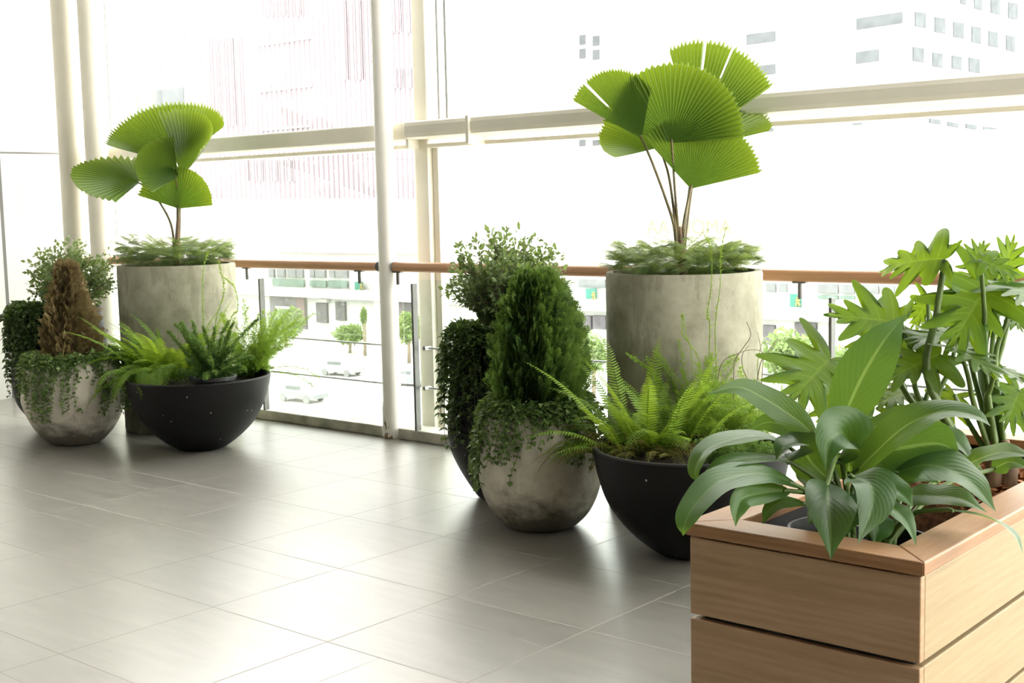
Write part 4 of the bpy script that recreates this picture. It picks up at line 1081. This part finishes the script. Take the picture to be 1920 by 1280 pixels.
# smaller fan palm
d0 = depth((KL['X'], KL['Y'], KL['Z']))
t = thing('fan_palm', 'smaller fan palm with pleated leaves on the cement cylinder near the corner', 'palm', (KL['X'], KL['Y'], KL['soil']))
B = (335, 485, d0)
fan_leaf(t, (334, 331, d0 - .10), (254, 292, d0 - .22), (.15, .5, .85), 62, [B, (335, 420, d0), (334, 370, d0 - .02)], 26, cup=.0, curl=.20)
fan_leaf(t, (326, 300, d0 + .08), (318, 208, d0 + .30), (0, .45, .9), 86, [B, (333, 420, d0), (332, 350, d0 + .05)], 34, cup=.20, curl=.42)
fan_leaf(t, (262, 342, d0 - .06), (138, 308, d0 - .10), (-.05, .88, .45), 84, [(328, 485, d0), (322, 425, d0), (303, 385, d0 - .02), (280, 355, d0 - .04)], 20, cup=-.06, curl=.05)
fan_leaf(t, (334, 391, d0 - .02), (340, 310, d0 - .08), (0, .1, 1), 76, [B, (335, 430, d0)], 26, cup=.10, curl=.22)
fan_leaf(t, (340, 330, d0 + .02), (400, 222, d0 - .06), (-.45, .3, .8), 46, [B, (337, 420, d0), (338, 370, d0)], 20, cup=.12, curl=.40)
build('stem', MB().tube([(KL['X'], KL['Y'], KL['soil'] - .02), (KL['X'], KL['Y'], KL['soil'] + .10), at_d(335, 400, d0)], [.026, .022, .012], 10), MT['stem'], t, smooth=True, auto=60)

# ------------------------------------------------------------------ peace lilies in the near half of the planter box
t1 = thing('peace_lily', 'peace lily with arching leaves at the near left of the planter box', 'plant', LC1)
t2 = thing('peace_lily', 'peace lily with dark drooping leaves at the near right of the planter box', 'plant', LC2)
d1, d2 = depth(LC1), depth(LC2)
def lily(t, spine, W, n, n2=None, fold=.22, wave=.05, crown=True, bow=.12):
    c = LC1 if t is t1 else LC2; d = d1 if t is t1 else d2
    cr = c + Vector((random.uniform(-.03, .03), random.uniform(-.03, .03), 0)) if crown else None
    k = d / F_PX
    return lance_leaf(t, [(x, y, d + dd) for x, y, dd in spine], W * k * (.98 if W > 85 else .84), n, cr, MT['lily_leaf'], fold * 1.15, wave * 1.8, .0055, n2, bow)
lily(t1, [(1572, 806, .02), (1612, 715, .00), (1655, 642, .0), (1698, 589, .05)], 96, (-.25, .1, 1), (-.45, .05, 1), fold=.10, wave=.03)
lily(t1, [(1531, 818, -.02), (1490, 784, -.02), (1435, 748, -.03), (1385, 726, -.05), (1325, 739, -.08)], 62, (.2, .22, .95), (.1, .3, .95), fold=.15)
lily(t1, [(1480, 838, -.02), (1425, 818, -.06), (1362, 828, -.14), (1318, 850, -.20), (1303, 884, -.23), (1313, 904, -.24)], 64, (.1, .92, .42), (-.8, .5, .45), fold=.3)
lily(t1, [(1492, 872, -.10), (1432, 860, -.14), (1366, 870, -.22), (1322, 910, -.28), (1300, 950, -.32)], 56, (.1, .95, .35), (-.6, .6, .5), fold=.3)
lily(t1, [(1502, 914, -.16), (1432, 888, -.22), (1352, 902, -.32), (1302, 948, -.40), (1283, 985, -.44), (1281, 1004, -.44)], 70, (.15, .8, .6), (-.5, .6, .6), fold=.2)
lily(t1, [(1482, 920, -.18), (1432, 924, -.24), (1393, 934, -.30), (1381, 960, -.32), (1379, 986, -.33)], 48, (.3, .6, .75), (.2, .3, .9), fold=.4)
lily(t1, [(1500, 915, -.12), (1528, 919, -.16), (1560, 936, -.2)], 44, (0, .8, .6), fold=.2)
lily(t1, [(1552, 905, -.22), (1553, 940, -.30), (1556, 985, -.36), (1558, 1048, -.42)], 88, (.05, .3, 1), (0, .15, 1), fold=.45, wave=.02, bow=.4)
lily(t1, [(1560, 905, -.02), (1522, 868, -.06), (1500, 832, -.10), (1470, 836, -.14), (1455, 862, -.16)], 82, (-.45, .55, .75), (-.7, .5, .6), fold=.3)
lily(t1, [(1590, 900, .0), (1592, 840, -.06), (1578, 812, -.12), (1556, 830, -.18), (1548, 882, -.2)], 104, (-.05, .5, .9), (-.2, .1, 1), fold=.35)
lily(t1, [(1600, 905, -.02), (1614, 870, -.04), (1606, 830, -.06), (1592, 812, -.06)], 60, (.6, .1, .9), fold=.5)
lily(t1, [(1512, 945, -.14), (1470, 940, -.2), (1444, 955, -.24), (1430, 982, -.27)], 40, (.1, .8, .6), (-.4, .5, .7), fold=.2)
lily(t1, [(1400, 812, .16), (1436, 792, .16), (1475, 800, .14), (1500, 822, .12)][::-1], 52, (.1, .3, .95), fold=.15)
lily(t1, [(1570, 808, .14), (1600, 785, .14), (1622, 760, .16), (1628, 728, .18)], 60, (-.2, .1, 1), fold=.15)
lily(t1, [(1560, 925, -.05), (1530, 955, -.1), (1515, 985, -.14)], 40, (.3, .5, .8), fold=.3)
lily(t1, [(1500, 870, .05), (1520, 900, .02), (1535, 940, .0)], 56, (.2, .4, .9), fold=.3)
lily(t2, [(1598, 892, .0), (1640, 850, -.03), (1700, 798, -.08), (1768, 772, -.12), (1830, 780, -.15), (1857, 798, -.16)], 92, (-.2, .85, .55), (.35, .8, .5), fold=.25)
lily(t2, [(1602, 830, .10), (1650, 795, .08), (1690, 772, .06), (1722, 766, .02)], 52, (-.2, .8, .6), fold=.2)
lily(t2, [(1640, 850, .03), (1700, 838, .0), (1760, 832, -.02), (1800, 850, -.04)], 110, (-.1, .35, .95), fold=.2)
lily(t2, [(1595, 893, -.20), (1630, 908, -.26), (1634, 950, -.30), (1609, 1018, -.33)], 86, (.15, .55, .85), (.3, .1, .95), fold=.28)
lily(t2, [(1640, 925, -.12), (1672, 950, -.18), (1700, 980, -.22), (1718, 1022, -.25)], 58, (.35, .55, .75), (.5, .3, .8), fold=.3)
lily(t2, [(1672, 890, -.02), (1740, 872, -.06), (1812, 898, -.12), (1867, 958, -.18)], 118, (.05, .85, .5), (.3, .7, .6), fold=.2)
lily(t2, [(1795, 882, .10), (1842, 858, .06), (1890, 848, .0), (1945, 858, -.06)], 74, (0, .75, .65), fold=.2)
lily(t2, [(1745, 802, .14), (1782, 820, .12), (1806, 842, .10), (1815, 856, .08)], 66, (.35, .6, .7), fold=.25)
lily(t2, [(1772, 955, -.14), (1850, 970, -.24), (1900, 1000, -.34), (1918, 1038, -.40)], 30, (.2, .9, .3), (.6, .6, .5), fold=.3)
lily(t2, [(1860, 880, .16), (1895, 866, .14), (1935, 880, .1)], 50, (0, .6, .8), fold=.2)
lily(t2, [(1620, 905, -.08), (1655, 905, -.12), (1690, 925, -.16), (1712, 950, -.18)], 70, (.1, .7, .7), fold=.25)
lily(t2, [(1640, 960, -.06), (1645, 990, -.12), (1640, 1020, -.15)], 66, (.0, .4, .9), fold=.3)
lily(t2, [(1690, 930, -.02), (1740, 930, -.06), (1800, 935, -.1), (1850, 960, -.14)], 84, (.1, .8, .55), fold=.2)
lily(t2, [(1610, 880, .05), (1660, 870, .04), (1720, 880, .02), (1760, 905, .0)], 100, (0, .55, .85), fold=.25)
lily(t2, [(1620, 930, -.05), (1600, 960, -.12), (1590, 1000, -.16)], 60, (-.1, .5, .85), fold=.3)

# ------------------------------------------------------------------ philodendrons in the far half
q1 = Vector((BX0 + .36, BY0 + 1.10, ZT - .09)); q2 = Vector((BX1 - .22, BY0 + 1.12, ZT - .09))
p1 = thing('philodendron', 'split-leaf philodendron with the tallest leaf in the far half of the planter box', 'plant', q1)
p2 = thing('philodendron', 'split-leaf philodendron beside the right edge of the planter box', 'plant', q2)
e1, e2 = depth(q1), depth(q2)
def pxy(p):
    v = p - EYE; return (960 + F_PX * v.dot(RT) / v.dot(FW), 640 - F_PX * v.dot(UP) / v.dot(FW), v.dot(FW))
Q1, Q2 = pxy(q1), pxy(q2)
def philo(t, hub, tip, n, wide, mids=(), droop=.25, fold=.12, bend=0., pr=(.010, .006), nl=6, dark=False):
    e = e1 if t is p1 else e2; Q = Q1 if t is p1 else Q2
    j = (Q[0] + random.uniform(-14, 14), Q[1] - 4, Q[2])
    st = [j] + [(x, y, e + dd) for x, y, dd in mids]
    return lobed_leaf(t, (hub[0], hub[1], e + hub[2]), (tip[0], tip[1], e + tip[2]), n, wide, st, MT['philo_leaf'], droop, nl, pr, fold, bend, MT['petiole_dark'] if dark else MT['petiole'])
# tallest leaf, seen from below
philo(p1, (1772, 486, -.10), (1640, 484, .04), (-.05, .42, .9), .86, [(1742, 720, -.05), (1756, 590, -.08)], droop=.42, pr=(.013, .009))
# large backlit leaf hanging towards the viewer
philo(p2, (1852, 535, -.05), (1788, 640, -.14), (-.1, .35, .95), 1.25, [(1846, 700, 0), (1850, 600, -.02)], droop=.15, pr=(.011, .008))
philo(p2, (1868, 522, .10), (1765, 560, .12), (-.1, .5, .85), 1.0, [(1850, 690, .08), (1858, 590, .1)], droop=.1)
# left leaf
philo(p1, (1557, 672, .02), (1488, 742, -.12), (-.2, .35, .92), 1.35, [(1650, 800, .02), (1600, 735, .02), (1572, 695, .02)], droop=.10, pr=(.008, .005))
# upper mid leaf pointing left
philo(p1, (1690, 606, .05), (1560, 586, .0), (.1, .45, .9), .95, [(1730, 760, .0), (1712, 670, .03)], droop=.12)
philo(p1, (1668, 612, .12), (1612, 664, .08), (-.2, .6, .75), 1.1, [(1700, 740, .05), (1690, 660, .1)], droop=.2)
# top right group
philo(p2, (1838, 486, -.20), (1912, 512, -.26), (.1, .55, .83), .85, [(1848, 700, -.05), (1846, 590, -.12)], droop=.3)
philo(p2, (1880, 520, .16), (1900, 448, .16), (-.05, .15, 1), 1.1, [(1860, 680, .05), (1872, 590, .12)], droop=.05)
philo(p2, (1900, 535, -.04), (1955, 560, -.2), (.1, .5, .85), 1.3, [(1866, 690, .0), (1888, 600, -.02)], droop=.2)
philo(p2, (1828, 500, .25), (1845, 455, .28), (0, .3, .95), 1.2, [(1840, 690, .1), (1834, 590, .2)], droop=.1)
# middle layer
philo(p1, (1764, 664, .0), (1668, 700, -.12), (-.15, .6, .8), .95, [(1742, 775, .0), (1752, 715, .0)], droop=.2)
philo(p1, (1795, 628, .05), (1712, 624, -.05), (-.1, .85, .5), 1.0, [(1760, 770, .0), (1782, 690, .02)], droop=.25)
philo(p2, (1800, 655, -.12), (1872, 690, -.28), (.2, .85, .45), .9, [(1830, 770, -.02), (1815, 705, -.08)], droop=.25)
philo(p2, (1868, 690, -.10), (1930, 705, -.24), (.2, .85, .45), .9, [(1850, 770, -.02), (1858, 725, -.06)], droop=.25)
philo(p2, (1912, 730, .0), (1890, 792, -.06), (.0, .3, .95), 1.4, [(1870, 790, .02), (1895, 745, .02)], droop=.1)
philo(p2, (1895, 585, .05), (1918, 612, -.02), (.1, .6, .75), 1.2, [(1866, 720, .05), (1882, 640, .05)], droop=.2)
philo(p2, (1800, 590, .22), (1760, 625, .2), (-.1, .6, .8), 1.2, [(1830, 720, .1), (1812, 640, .18)], droop=.2)
philo(p1, (1575, 745, .25), (1540, 790, .2), (-.2, .5, .8), 1.2, [(1660, 800, .1), (1610, 765, .2)], droop=.2, dark=True)
philo(p1, (1700, 735, .12), (1640, 752, .05), (-.1, .7, .6), 1.0, [(1735, 790, .04), (1718, 755, .1)], droop=.2)
philo(p1, (1690, 780, .05), (1650, 815, .0), (-.1, .6, .7), 1.2, [(1720, 810, .02)], droop=.2)
philo(p2, (1790, 740, .15), (1765, 790, .1), (-.1, .5, .8), 1.2, [(1815, 790, .06)], droop=.2)
philo(p2, (1830, 600, .3), (1800, 660, .3), (-.1, .4, .9), 1.2, [(1840, 720, .15)], droop=.15)
philo(p1, (1740, 560, .28), (1712, 610, .26), (-.1, .4, .9), 1.1, [(1745, 720, .12), (1742, 640, .2)], droop=.15)
for (t, c) in ((p1, q1), (p2, q2)):
    mb = MB().tube([c - Vector((0, 0, .05)), c + Vector((.01, 0, .08)), c + Vector((-.005, 0, .16))], [.03, .026, .012], 10)
    build('stem', mb, MT['stem'], t, smooth=True, auto=60)
# ------------------------------------------------------------------ outside, across the street; haze and overexposure are mixed into these colours
GZ = -14.0
MT['ext_white'] = plain('pale_render', (0.42, 0.415, 0.4), 0.9, spec=0.0, var=.02, vscale=.3)
MT['ext_pink'] = plain('pale_pink_facade', (0.325, 0.308, 0.318), 0.9, spec=0.0, var=.05, vscale=.1)
MT['ext_fin'] = plain('pink_fins', (0.3, 0.255, 0.285), 0.8, spec=0.0, var=.08, vscale=.12)
MT['ext_glass'] = plain('grey_window_glass', (0.125, 0.135, 0.135), 0.6, spec=0.0, var=.12, vscale=1.2)
MT['ext_glass_green'] = plain('greenish_shop_glass', (0.115, 0.155, 0.135), 0.6, spec=0.0, var=.2, vscale=1.5)
MT['ext_dark'] = plain('dark_shop_front', (0.115, 0.105, 0.115), 0.9, spec=0.0, var=.25, vscale=1.2)  # one dull tone for shop fronts and the dark window band
MT['ext_green'] = plain('pale_green_cladding', (0.155, 0.195, 0.14), 0.8, spec=0.0, var=.04, vscale=.4)
MT['tower_glass'] = plain('tower_window_glass', (0.105, 0.115, 0.122), 0.6, spec=0.0, var=.15, vscale=.5)
MT['ext_band'] = plain('pale_rose_band', (0.21, 0.185, 0.185), 0.8, spec=0.0, var=.05)
MT['ext_teal'] = plain('teal_sign', (0.055, 0.16, 0.13), 0.6, spec=0.0, var=.04)
MT['ext_cream'] = plain('cream_lettering', (0.17, 0.152, 0.112), 0.7, spec=0.0, var=.03)
MT['ext_red'] = plain('dull_red_shutter', (0.15, 0.1, 0.11), 0.8, spec=0.0, var=.08, vscale=1)
MT['ext_yellow'] = plain('yellow_figure', (0.24, 0.2, 0.08), 0.8, spec=0.0, var=.03)
MT['ext_asphalt'] = plain('washed_out_paving', (0.42, 0.41, 0.39), 0.9, spec=0.0, var=.06, vscale=.3)  # paled for overexposure, which also brightens the floor's reflection
MT['car_white'] = plain('white_car_paint', (0.26, 0.26, 0.26), 0.4, var=.02)
MT['car_grey'] = plain('grey_car_paint', (0.19, 0.2, 0.205), 0.4, var=.02)
MT['tyre'] = plain('tyre_rubber', (0.16, 0.16, 0.16), 0.8, var=.1)
struct('street', MB().box((-300, FY + 4.0, GZ - .3), (160, 360, GZ)), MT['ext_asphalt'])

def wall_boxes(mb, rects, Y, d0, d1):
    """boxes on a facade plane of constant Y given by opposite picture corners"""
    for (x0, y0, x1, y1) in rects:
        a, b = at_Y(x0, y1, Y), at_Y(x1, y0, Y); mb.box((a.x, Y + d0, a.z), (b.x, Y + d1, b.z))
    return mb
def facade(t, rects, Y, mat, name='window', d0=-.12, d1=.05):
    for r in rects: build(name, wall_boxes(MB(), [r], Y, d0, d1), mat, t)

# pink finned tower, upper left
Yp = 120.0
a = at_Y(185, 430, Yp); b = at_Y(815, 430, Yp)
t = thing('pink_building', 'pale pink office block with vertical fins behind the upper left panes', 'building', ((a.x + b.x) / 2, Yp + 5, GZ))
build('wall', MB().box((a.x, Yp, GZ), (b.x, Yp + 12, 66)), MT['ext_pink'], t)
def fins(xs, y0, y1, w): 
    mb = MB()
    for x in xs:
        lo, hi = at_Y(x, y1, Yp), at_Y(x, y0, Yp); mb.box((lo.x - w, Yp - .35, lo.z), (lo.x + w, Yp + .02, hi.z))
    return mb
build('cladding', fins([205 + 9.2 * i for i in range(66)], -120, 372, .085), MT['ext_fin'], t)
for (x0, x1, y0, y1) in ((405, 462, 70, 236), (500, 582, -60, 30), (470, 560, 300, 340), (650, 700, 0, 150), (735, 792, -40, 62), (745, 792, 128, 166)):
    build('fin_panel', fins([x0 + 7 * i for i in range(int((x1 - x0) / 7) + 1)], y0, y1, .135), MT['ext_fin'], t)
for y in (75, 165, 240): build('floor_band', wall_boxes(MB(), [(490, y - 2, 588, y + 2)], Yp, -.4, .0), MT['ext_fin'], t)
build('stair_block', wall_boxes(MB(), [(255, 135, 362, 232)], Yp, -1.2, .05), MT['ext_white'], t)
build('louvre_panel', wall_boxes(MB(), [(262, 164, 357, 226)], Yp, -1.35, -1.19), MT['tower_glass'], t)

# long white arcade opposite
Ys = 105.0
a = at_Y(170, 500, Ys); b = at_Y(1905, 500, Ys)
t = thing('arcade_building', 'long white low building with glazed walkway and signs across the street', 'building', ((a.x + b.x) / 2, Ys + 4, GZ))
mb = wall_boxes(MB(), [(1085, 330, 1800, 505)], Ys, 0, 7); build('parapet_wall', mb, MT['ext_white'], t)
MT['ext_awning'] = plain('pale_blue_awning', (0.25, 0.275, 0.275), 0.8, spec=0.0, var=.05)
build('awning', wall_boxes(MB(), [(470, 452, 830, 470)], Ys, -2.5, 5), MT['ext_awning'], t)
build('upper_wall', MB().box((a.x, Ys + .12, -5.5), (b.x, Ys + 6, -3.6)), MT['ext_white'], t)
build('walkway_wall', MB().box((a.x, Ys + .25, -8.4), (b.x, Ys + 6, -5.5)), MT['ext_white'], t)
build('walkway_slab', MB().box((a.x, Ys - 1.5, -9.5), (b.x, Ys + 6, -8.4)), MT['ext_white'], t)
build('ground_wall', MB().box((a.x, Ys + .3, GZ), (b.x, Ys + 6, -9.5)), MT['ext_white'], t)
facade(t, [(505, 504, 514, 520), (521, 504, 534, 520), (540, 504, 555, 520), (557, 504, 568, 520), (582, 504, 590, 520), (592, 504, 610, 520), (618, 504, 628, 520), (630, 504, 652, 520),
           (1086, 524, 1135, 538), (1437, 531, 1455, 547), (1462, 532, 1476, 547), (1534, 533, 1572, 549), (1577, 534, 1603, 550), (1611, 535, 1648, 550), (1652, 536, 1678, 550)], Ys, MT['ext_glass'])
facade(t, [(512, 524, 570, 536), (582, 526, 612, 537), (616, 526, 652, 538), (1534, 554, 1572, 560), (1577, 555, 1603, 560)], Ys, MT['ext_glass_green'], 'balcony_glass')
facade(t, [(508, 557, 572, 612), (594, 568, 612, 604), (1078, 592, 1108, 616), (1112, 592, 1135, 616), (1430, 610, 1452, 645), (1490, 606, 1530, 640), (630, 566, 646, 600), (748, 560, 775, 600)], Ys, MT['ext_dark'], 'shop_front', -.05, .4)
facade(t, [(560, 558, 572, 610)], Ys, MT['ext_red'], 'shutter', -.2, .3)
facade(t, [(520, 575, 556, 579), (600, 560, 616, 566)], Ys, MT['ext_white'], 'shop_sign', -.3, .3)
def walker(x0, y0, x1, y1, flip=1):
    s = build('sign', wall_boxes(MB(), [(x0, y0, x1, y1)], Ys, -.5, -.3), MT['ext_teal'], t)
    cx, h = (x0 + x1) / 2, y1 - y0; w_ = x1 - x0
    P = lambda u, v: at_Y(cx + u * w_, y0 + v * h, Ys - .53)
    mb = MB(); mb.tube([P(0, .24), P(.0, .34)], .17, 8); r = .10
    for seg_ in ([P(0, .36), P(.02 * flip, .62)], [P(.02 * flip, .62), P(-.12 * flip, .78), P(-.2 * flip, .9)], [P(.02 * flip, .62), P(.16 * flip, .76), P(.14 * flip, .9)], [P(0, .42), P(-.18 * flip, .54)], [P(0, .42), P(.18 * flip, .5)]): mb.tube(seg_, r, 6)
    sub('walking_figure', mb, MT['ext_yellow'], s)
walker(1104, 541, 1122, 565); walker(1486, 551, 1506, 576, -1); walker(671, 528, 684, 544)
# faint letters standing on the white parapet
tx = bpy.data.curves.new('lettering', 'FONT'); tx.body = 'AA  HOMA'; tx.extrude = .015; tx.align_x = 'LEFT'
pa, pb = at_Y(1213, 443, Ys), at_Y(1372, 438, Ys)
tx.size = 1.0; o = bpy.data.objects.new('lettering_curve', tx); COL.objects.link(o); o.parent = t
tx.materials.append(MT['ext_cream'])
bpy.context.view_layer.update()
k = (pb.x - pa.x) / max(.1, o.dimensions.x)
o.location = Vector((pa.x, Ys - .08, at_Y(1290, 438, Ys).z)) - ORG[t.name]; o.rotation_euler = (PI / 2, 0, 0); tx.size = k
bpy.context.view_layer.update()
me = bpy.data.meshes.new_from_object(o.evaluated_get(bpy.context.evaluated_depsgraph_get()))
lo_ = bpy.data.objects.new('lettering', me); COL.objects.link(lo_); lo_.parent = t; lo_.location = o.location; lo_.rotation_euler = o.rotation_euler
bpy.data.objects.remove(o)

# white tower, upper right
Yt = 200.0
c0 = at_Y(1704, 150, Yt); ang = math.radians(10)
dl = Vector((-math.cos(ang), -math.sin(ang), 0)); dr = Vector((0, 1, 0))
def on_left(x, y):
    d = ray(x, y); n = Vector((-dl.y, dl.x, 0)); return EYE + d * ((c0 - EYE).dot(n) / d.dot(n))
def on_right(x, y): return at_X(x, y, c0.x)
A_ = on_left(1075, 100); Bq = on_right(1925, 60)
t = thing('white_tower', 'white tower block with rows of windows at the upper right', 'building', (c0.x, c0.y, GZ))
poly = [(c0.x, c0.y), (c0.x, Bq.y + 30), (A_.x, Bq.y + 30), (A_.x, A_.y)]
build('wall', MB().prism(poly[::-1] if False else poly, GZ, 140), MT['ext_white'], t)
def tower_win(f, nrm, x0, y0, x1, y1, dx_top):
    a, b, c, d = f(x0, y0), f(x1, y0 + dx_top), f(x1, y1 + dx_top), f(x0, y1); e = nrm * .18
    mb = MB(); mb.v = [tuple(p + s) for s in (e, -e) for p in (a, b, c, d)]
    mb.f = [(0, 1, 2, 3), (7, 6, 5, 4), (0, 4, 5, 1), (1, 5, 6, 2), (2, 6, 7, 3), (3, 7, 4, 0)]
    fr_ = build('window', mb, MT['tower_glass'], t)
nl_ = Vector((math.sin(ang), -math.cos(ang), 0)); nr_ = Vector((1, 0, 0))
for (x0, y0, x1, y1, dt) in ((1606, 35, 1692, 56, -13), (1605, 98, 1648, 120, -6), (1400, 65, 1454, 84, -7), (1400, 126, 1454, 144, -6), (1599, 225, 1616, 234, -1), (1418, 241, 1450, 248, -2),
                             (1087, 66, 1098, 84, -1), (1112, 68, 1124, 86, -1), (1087, 92, 1098, 110, -1), (1112, 94, 1124, 112, -1), (1087, 262, 1098, 274, -1), (1112, 263, 1124, 273, -1)):
    tower_win(on_left, nl_, x0, y0, x1, y1, dt)
for (x0, y0, w_, h) in ((1715, 22, 20, 27), (1752, 32, 19, 28), (1787, 41, 19, 28), (1821, 49, 17, 30), (1853, 58, 17, 28), (1711, 88, 20, 26), (1748, 98, 18, 26), (1784, 104, 18, 24), (1816, 108, 20, 26), (1800, -14, 10, 20), (1826, -12, 14, 28), (1857, -6, 17, 30), (1890, 4, 17, 30), (1742, 222, 20, 8), (1776, 228, 20, 8), (1810, 232, 20, 8), (1843, 237, 24, 12), (1886, 66, 16, 28)):
    tower_win(on_right, nr_, x0, y0, x0 + w_, y0 + h, 3)

# green and white stepped block, far right
Xg = at_Y(1788, 400, 150).x
t = thing('green_banded_building', 'pale building with green cladding bands at the far right', 'building', (Xg + 6, 130, GZ))
def side_rects(name, rects, mat, d0, d1):
    for (x0, y0, x1, y1) in rects:
        p, q = at_X(x0, y1, Xg), at_X(x1, y0, Xg); lo, hi = sorted((p.y, q.y))
        build(name, MB().box((Xg - d1, lo, p.z), (Xg + d0, hi, q.z)), mat, t)
p, q = at_X(1786, 480, Xg), at_X(1990, 480, Xg); lo, hi = sorted((p.y, q.y))
build('wall', MB().box((Xg, lo, GZ), (Xg + 10, hi, at_X(1786, 246, Xg).z)), MT['ext_white'], t)
side_rects('green_band', [(1800, 262, 1985, 296), (1830, 391, 1985, 402)], MT['ext_green'], .02, .3)
side_rects('pink_band', [(1815, 300, 1985, 314), (1840, 408, 1985, 424)], MT['ext_band'], .02, .25)
side_rects('grey_strip', [(1830, 337, 1985, 338.2), (1825, 359, 1985, 360.2), (1830, 383, 1985, 384)], MT['ext_glass'], .02, .15)  # thin raised grey strips along the facade
side_rects('dark_window', [(1830, 432, 1985, 462)], MT['ext_dark'], .02, .1)

# street trees
def tree(label, x, y_top, y_bot, hw, Y, seed):
    top = at_Y(x, y_top, Y); bot = at_Y(x, y_bot, Y); d = depth(top); R = hw * d / F_PX; c = (top + bot) / 2; hz = (top.z - bot.z) / 2
    t = thing('street_tree', label, 'tree', (c.x, Y, GZ), 'trees in the street')
    build('trunk', MB().tube([(c.x, Y, GZ), (c.x + .1, Y, c.z - hz * .4), (c.x, Y, c.z + hz * .3)], [.18, .14, .06], 8), MT['twig'], t, smooth=True)
    r = np.random.default_rng(seed); n = 1500; u = unit(r.normal(size=(n, 3))) * (r.uniform(.35, 1, (n, 1)) ** .5)
    lump = np.array([.8 + .4 * noise.noise(Vector(tuple(v * 2.2 + seed))) for v in u])[:, None]
    pos = np.array([c.x, Y, c.z]) + u * lump * np.array([R, R, hz]); fo = Fol()
    fo.add(LEAF[0], LEAF[1], pos, r.normal(size=(n, 3)), r.normal(size=(n, 3)), .45 * r.uniform(.6, 1.2, n) * max(.5, R / 2.2)); fo.build('crown', MT['street_leaf'], t)
for args in (('pale street tree below, left of the white column', 655, 606, 648, 34, 92, 1), ('pale street tree behind the glass right of the white column', 765, 578, 650, 32, 89, 2), ('pale street tree seen between green conifer and cement cylinder', 1112, 618, 706, 38, 81, 3),
             ('pale street tree beyond the rail right of the cement cylinder', 1480, 612, 720, 62, 78, 4), ('pale street tree behind the split-leaf plants', 1600, 640, 730, 60, 74, 5), ('pale street tree behind the left bowl asparagus fern', 535, 570, 640, 40, 92, 6), ('slim pale green tree left of the white column', 682, 572, 612, 6, 91, 7)): tree(*args)
# parked vehicles
def car(label, x, y, Y, rot, mat):
    p = at_z(x, y, GZ); t = thing('car', label, 'car', p, 'cars in the street'); R_ = Matrix.Rotation(rot, 3, 'Z')
    def tr(mb): mb.v = [tuple(p + R_ @ Vector(v)) for v in mb.v]; return mb
    side = [(-2.1, .35), (2.1, .35), (2.15, .75), (1.3, .92), (.7, 1.42), (-1.0, 1.45), (-1.75, .98), (-2.15, .9)]
    mb = MB(); n = len(side)
    for y_ in (-.85, .85):
        for (a, z) in side: mb.v.append((a, y_ * (.86 if z > 1.2 else 1), z))
    for i in range(n): j = (i + 1) % n; mb.f.append((i, j, n + j, n + i))
    mb.f += [tuple(reversed(range(n))), tuple(range(n, 2 * n))]
    build('body', tr(mb), mat, t, bevel=.04)
    for s in (-1, 1): build('side_window', tr(MB().prism([(-.95, s * .80), (.62, s * .80), (.62, s * .83), (-.95, s * .83)], .98, 1.34)), MT['ext_glass'], t)
    for wx in (-1.3, 1.3):
        for s in (-1, 1): build('wheel', tr(MB().tube([(wx, s * .68, .33), (wx, s * .88, .33)], .33, 18)), MT['tyre'], t, smooth=True, auto=40)
car('white car parked below, left of the white column', 640, 703, 46, .15, MT['car_white'])
car('grey car parked below, right of the white column', 766, 722, 44, .3, MT['car_grey'])
car('grey car parked at the lower edge of the glass beside the left bowl', 566, 752, 40, .1, MT['car_grey'])
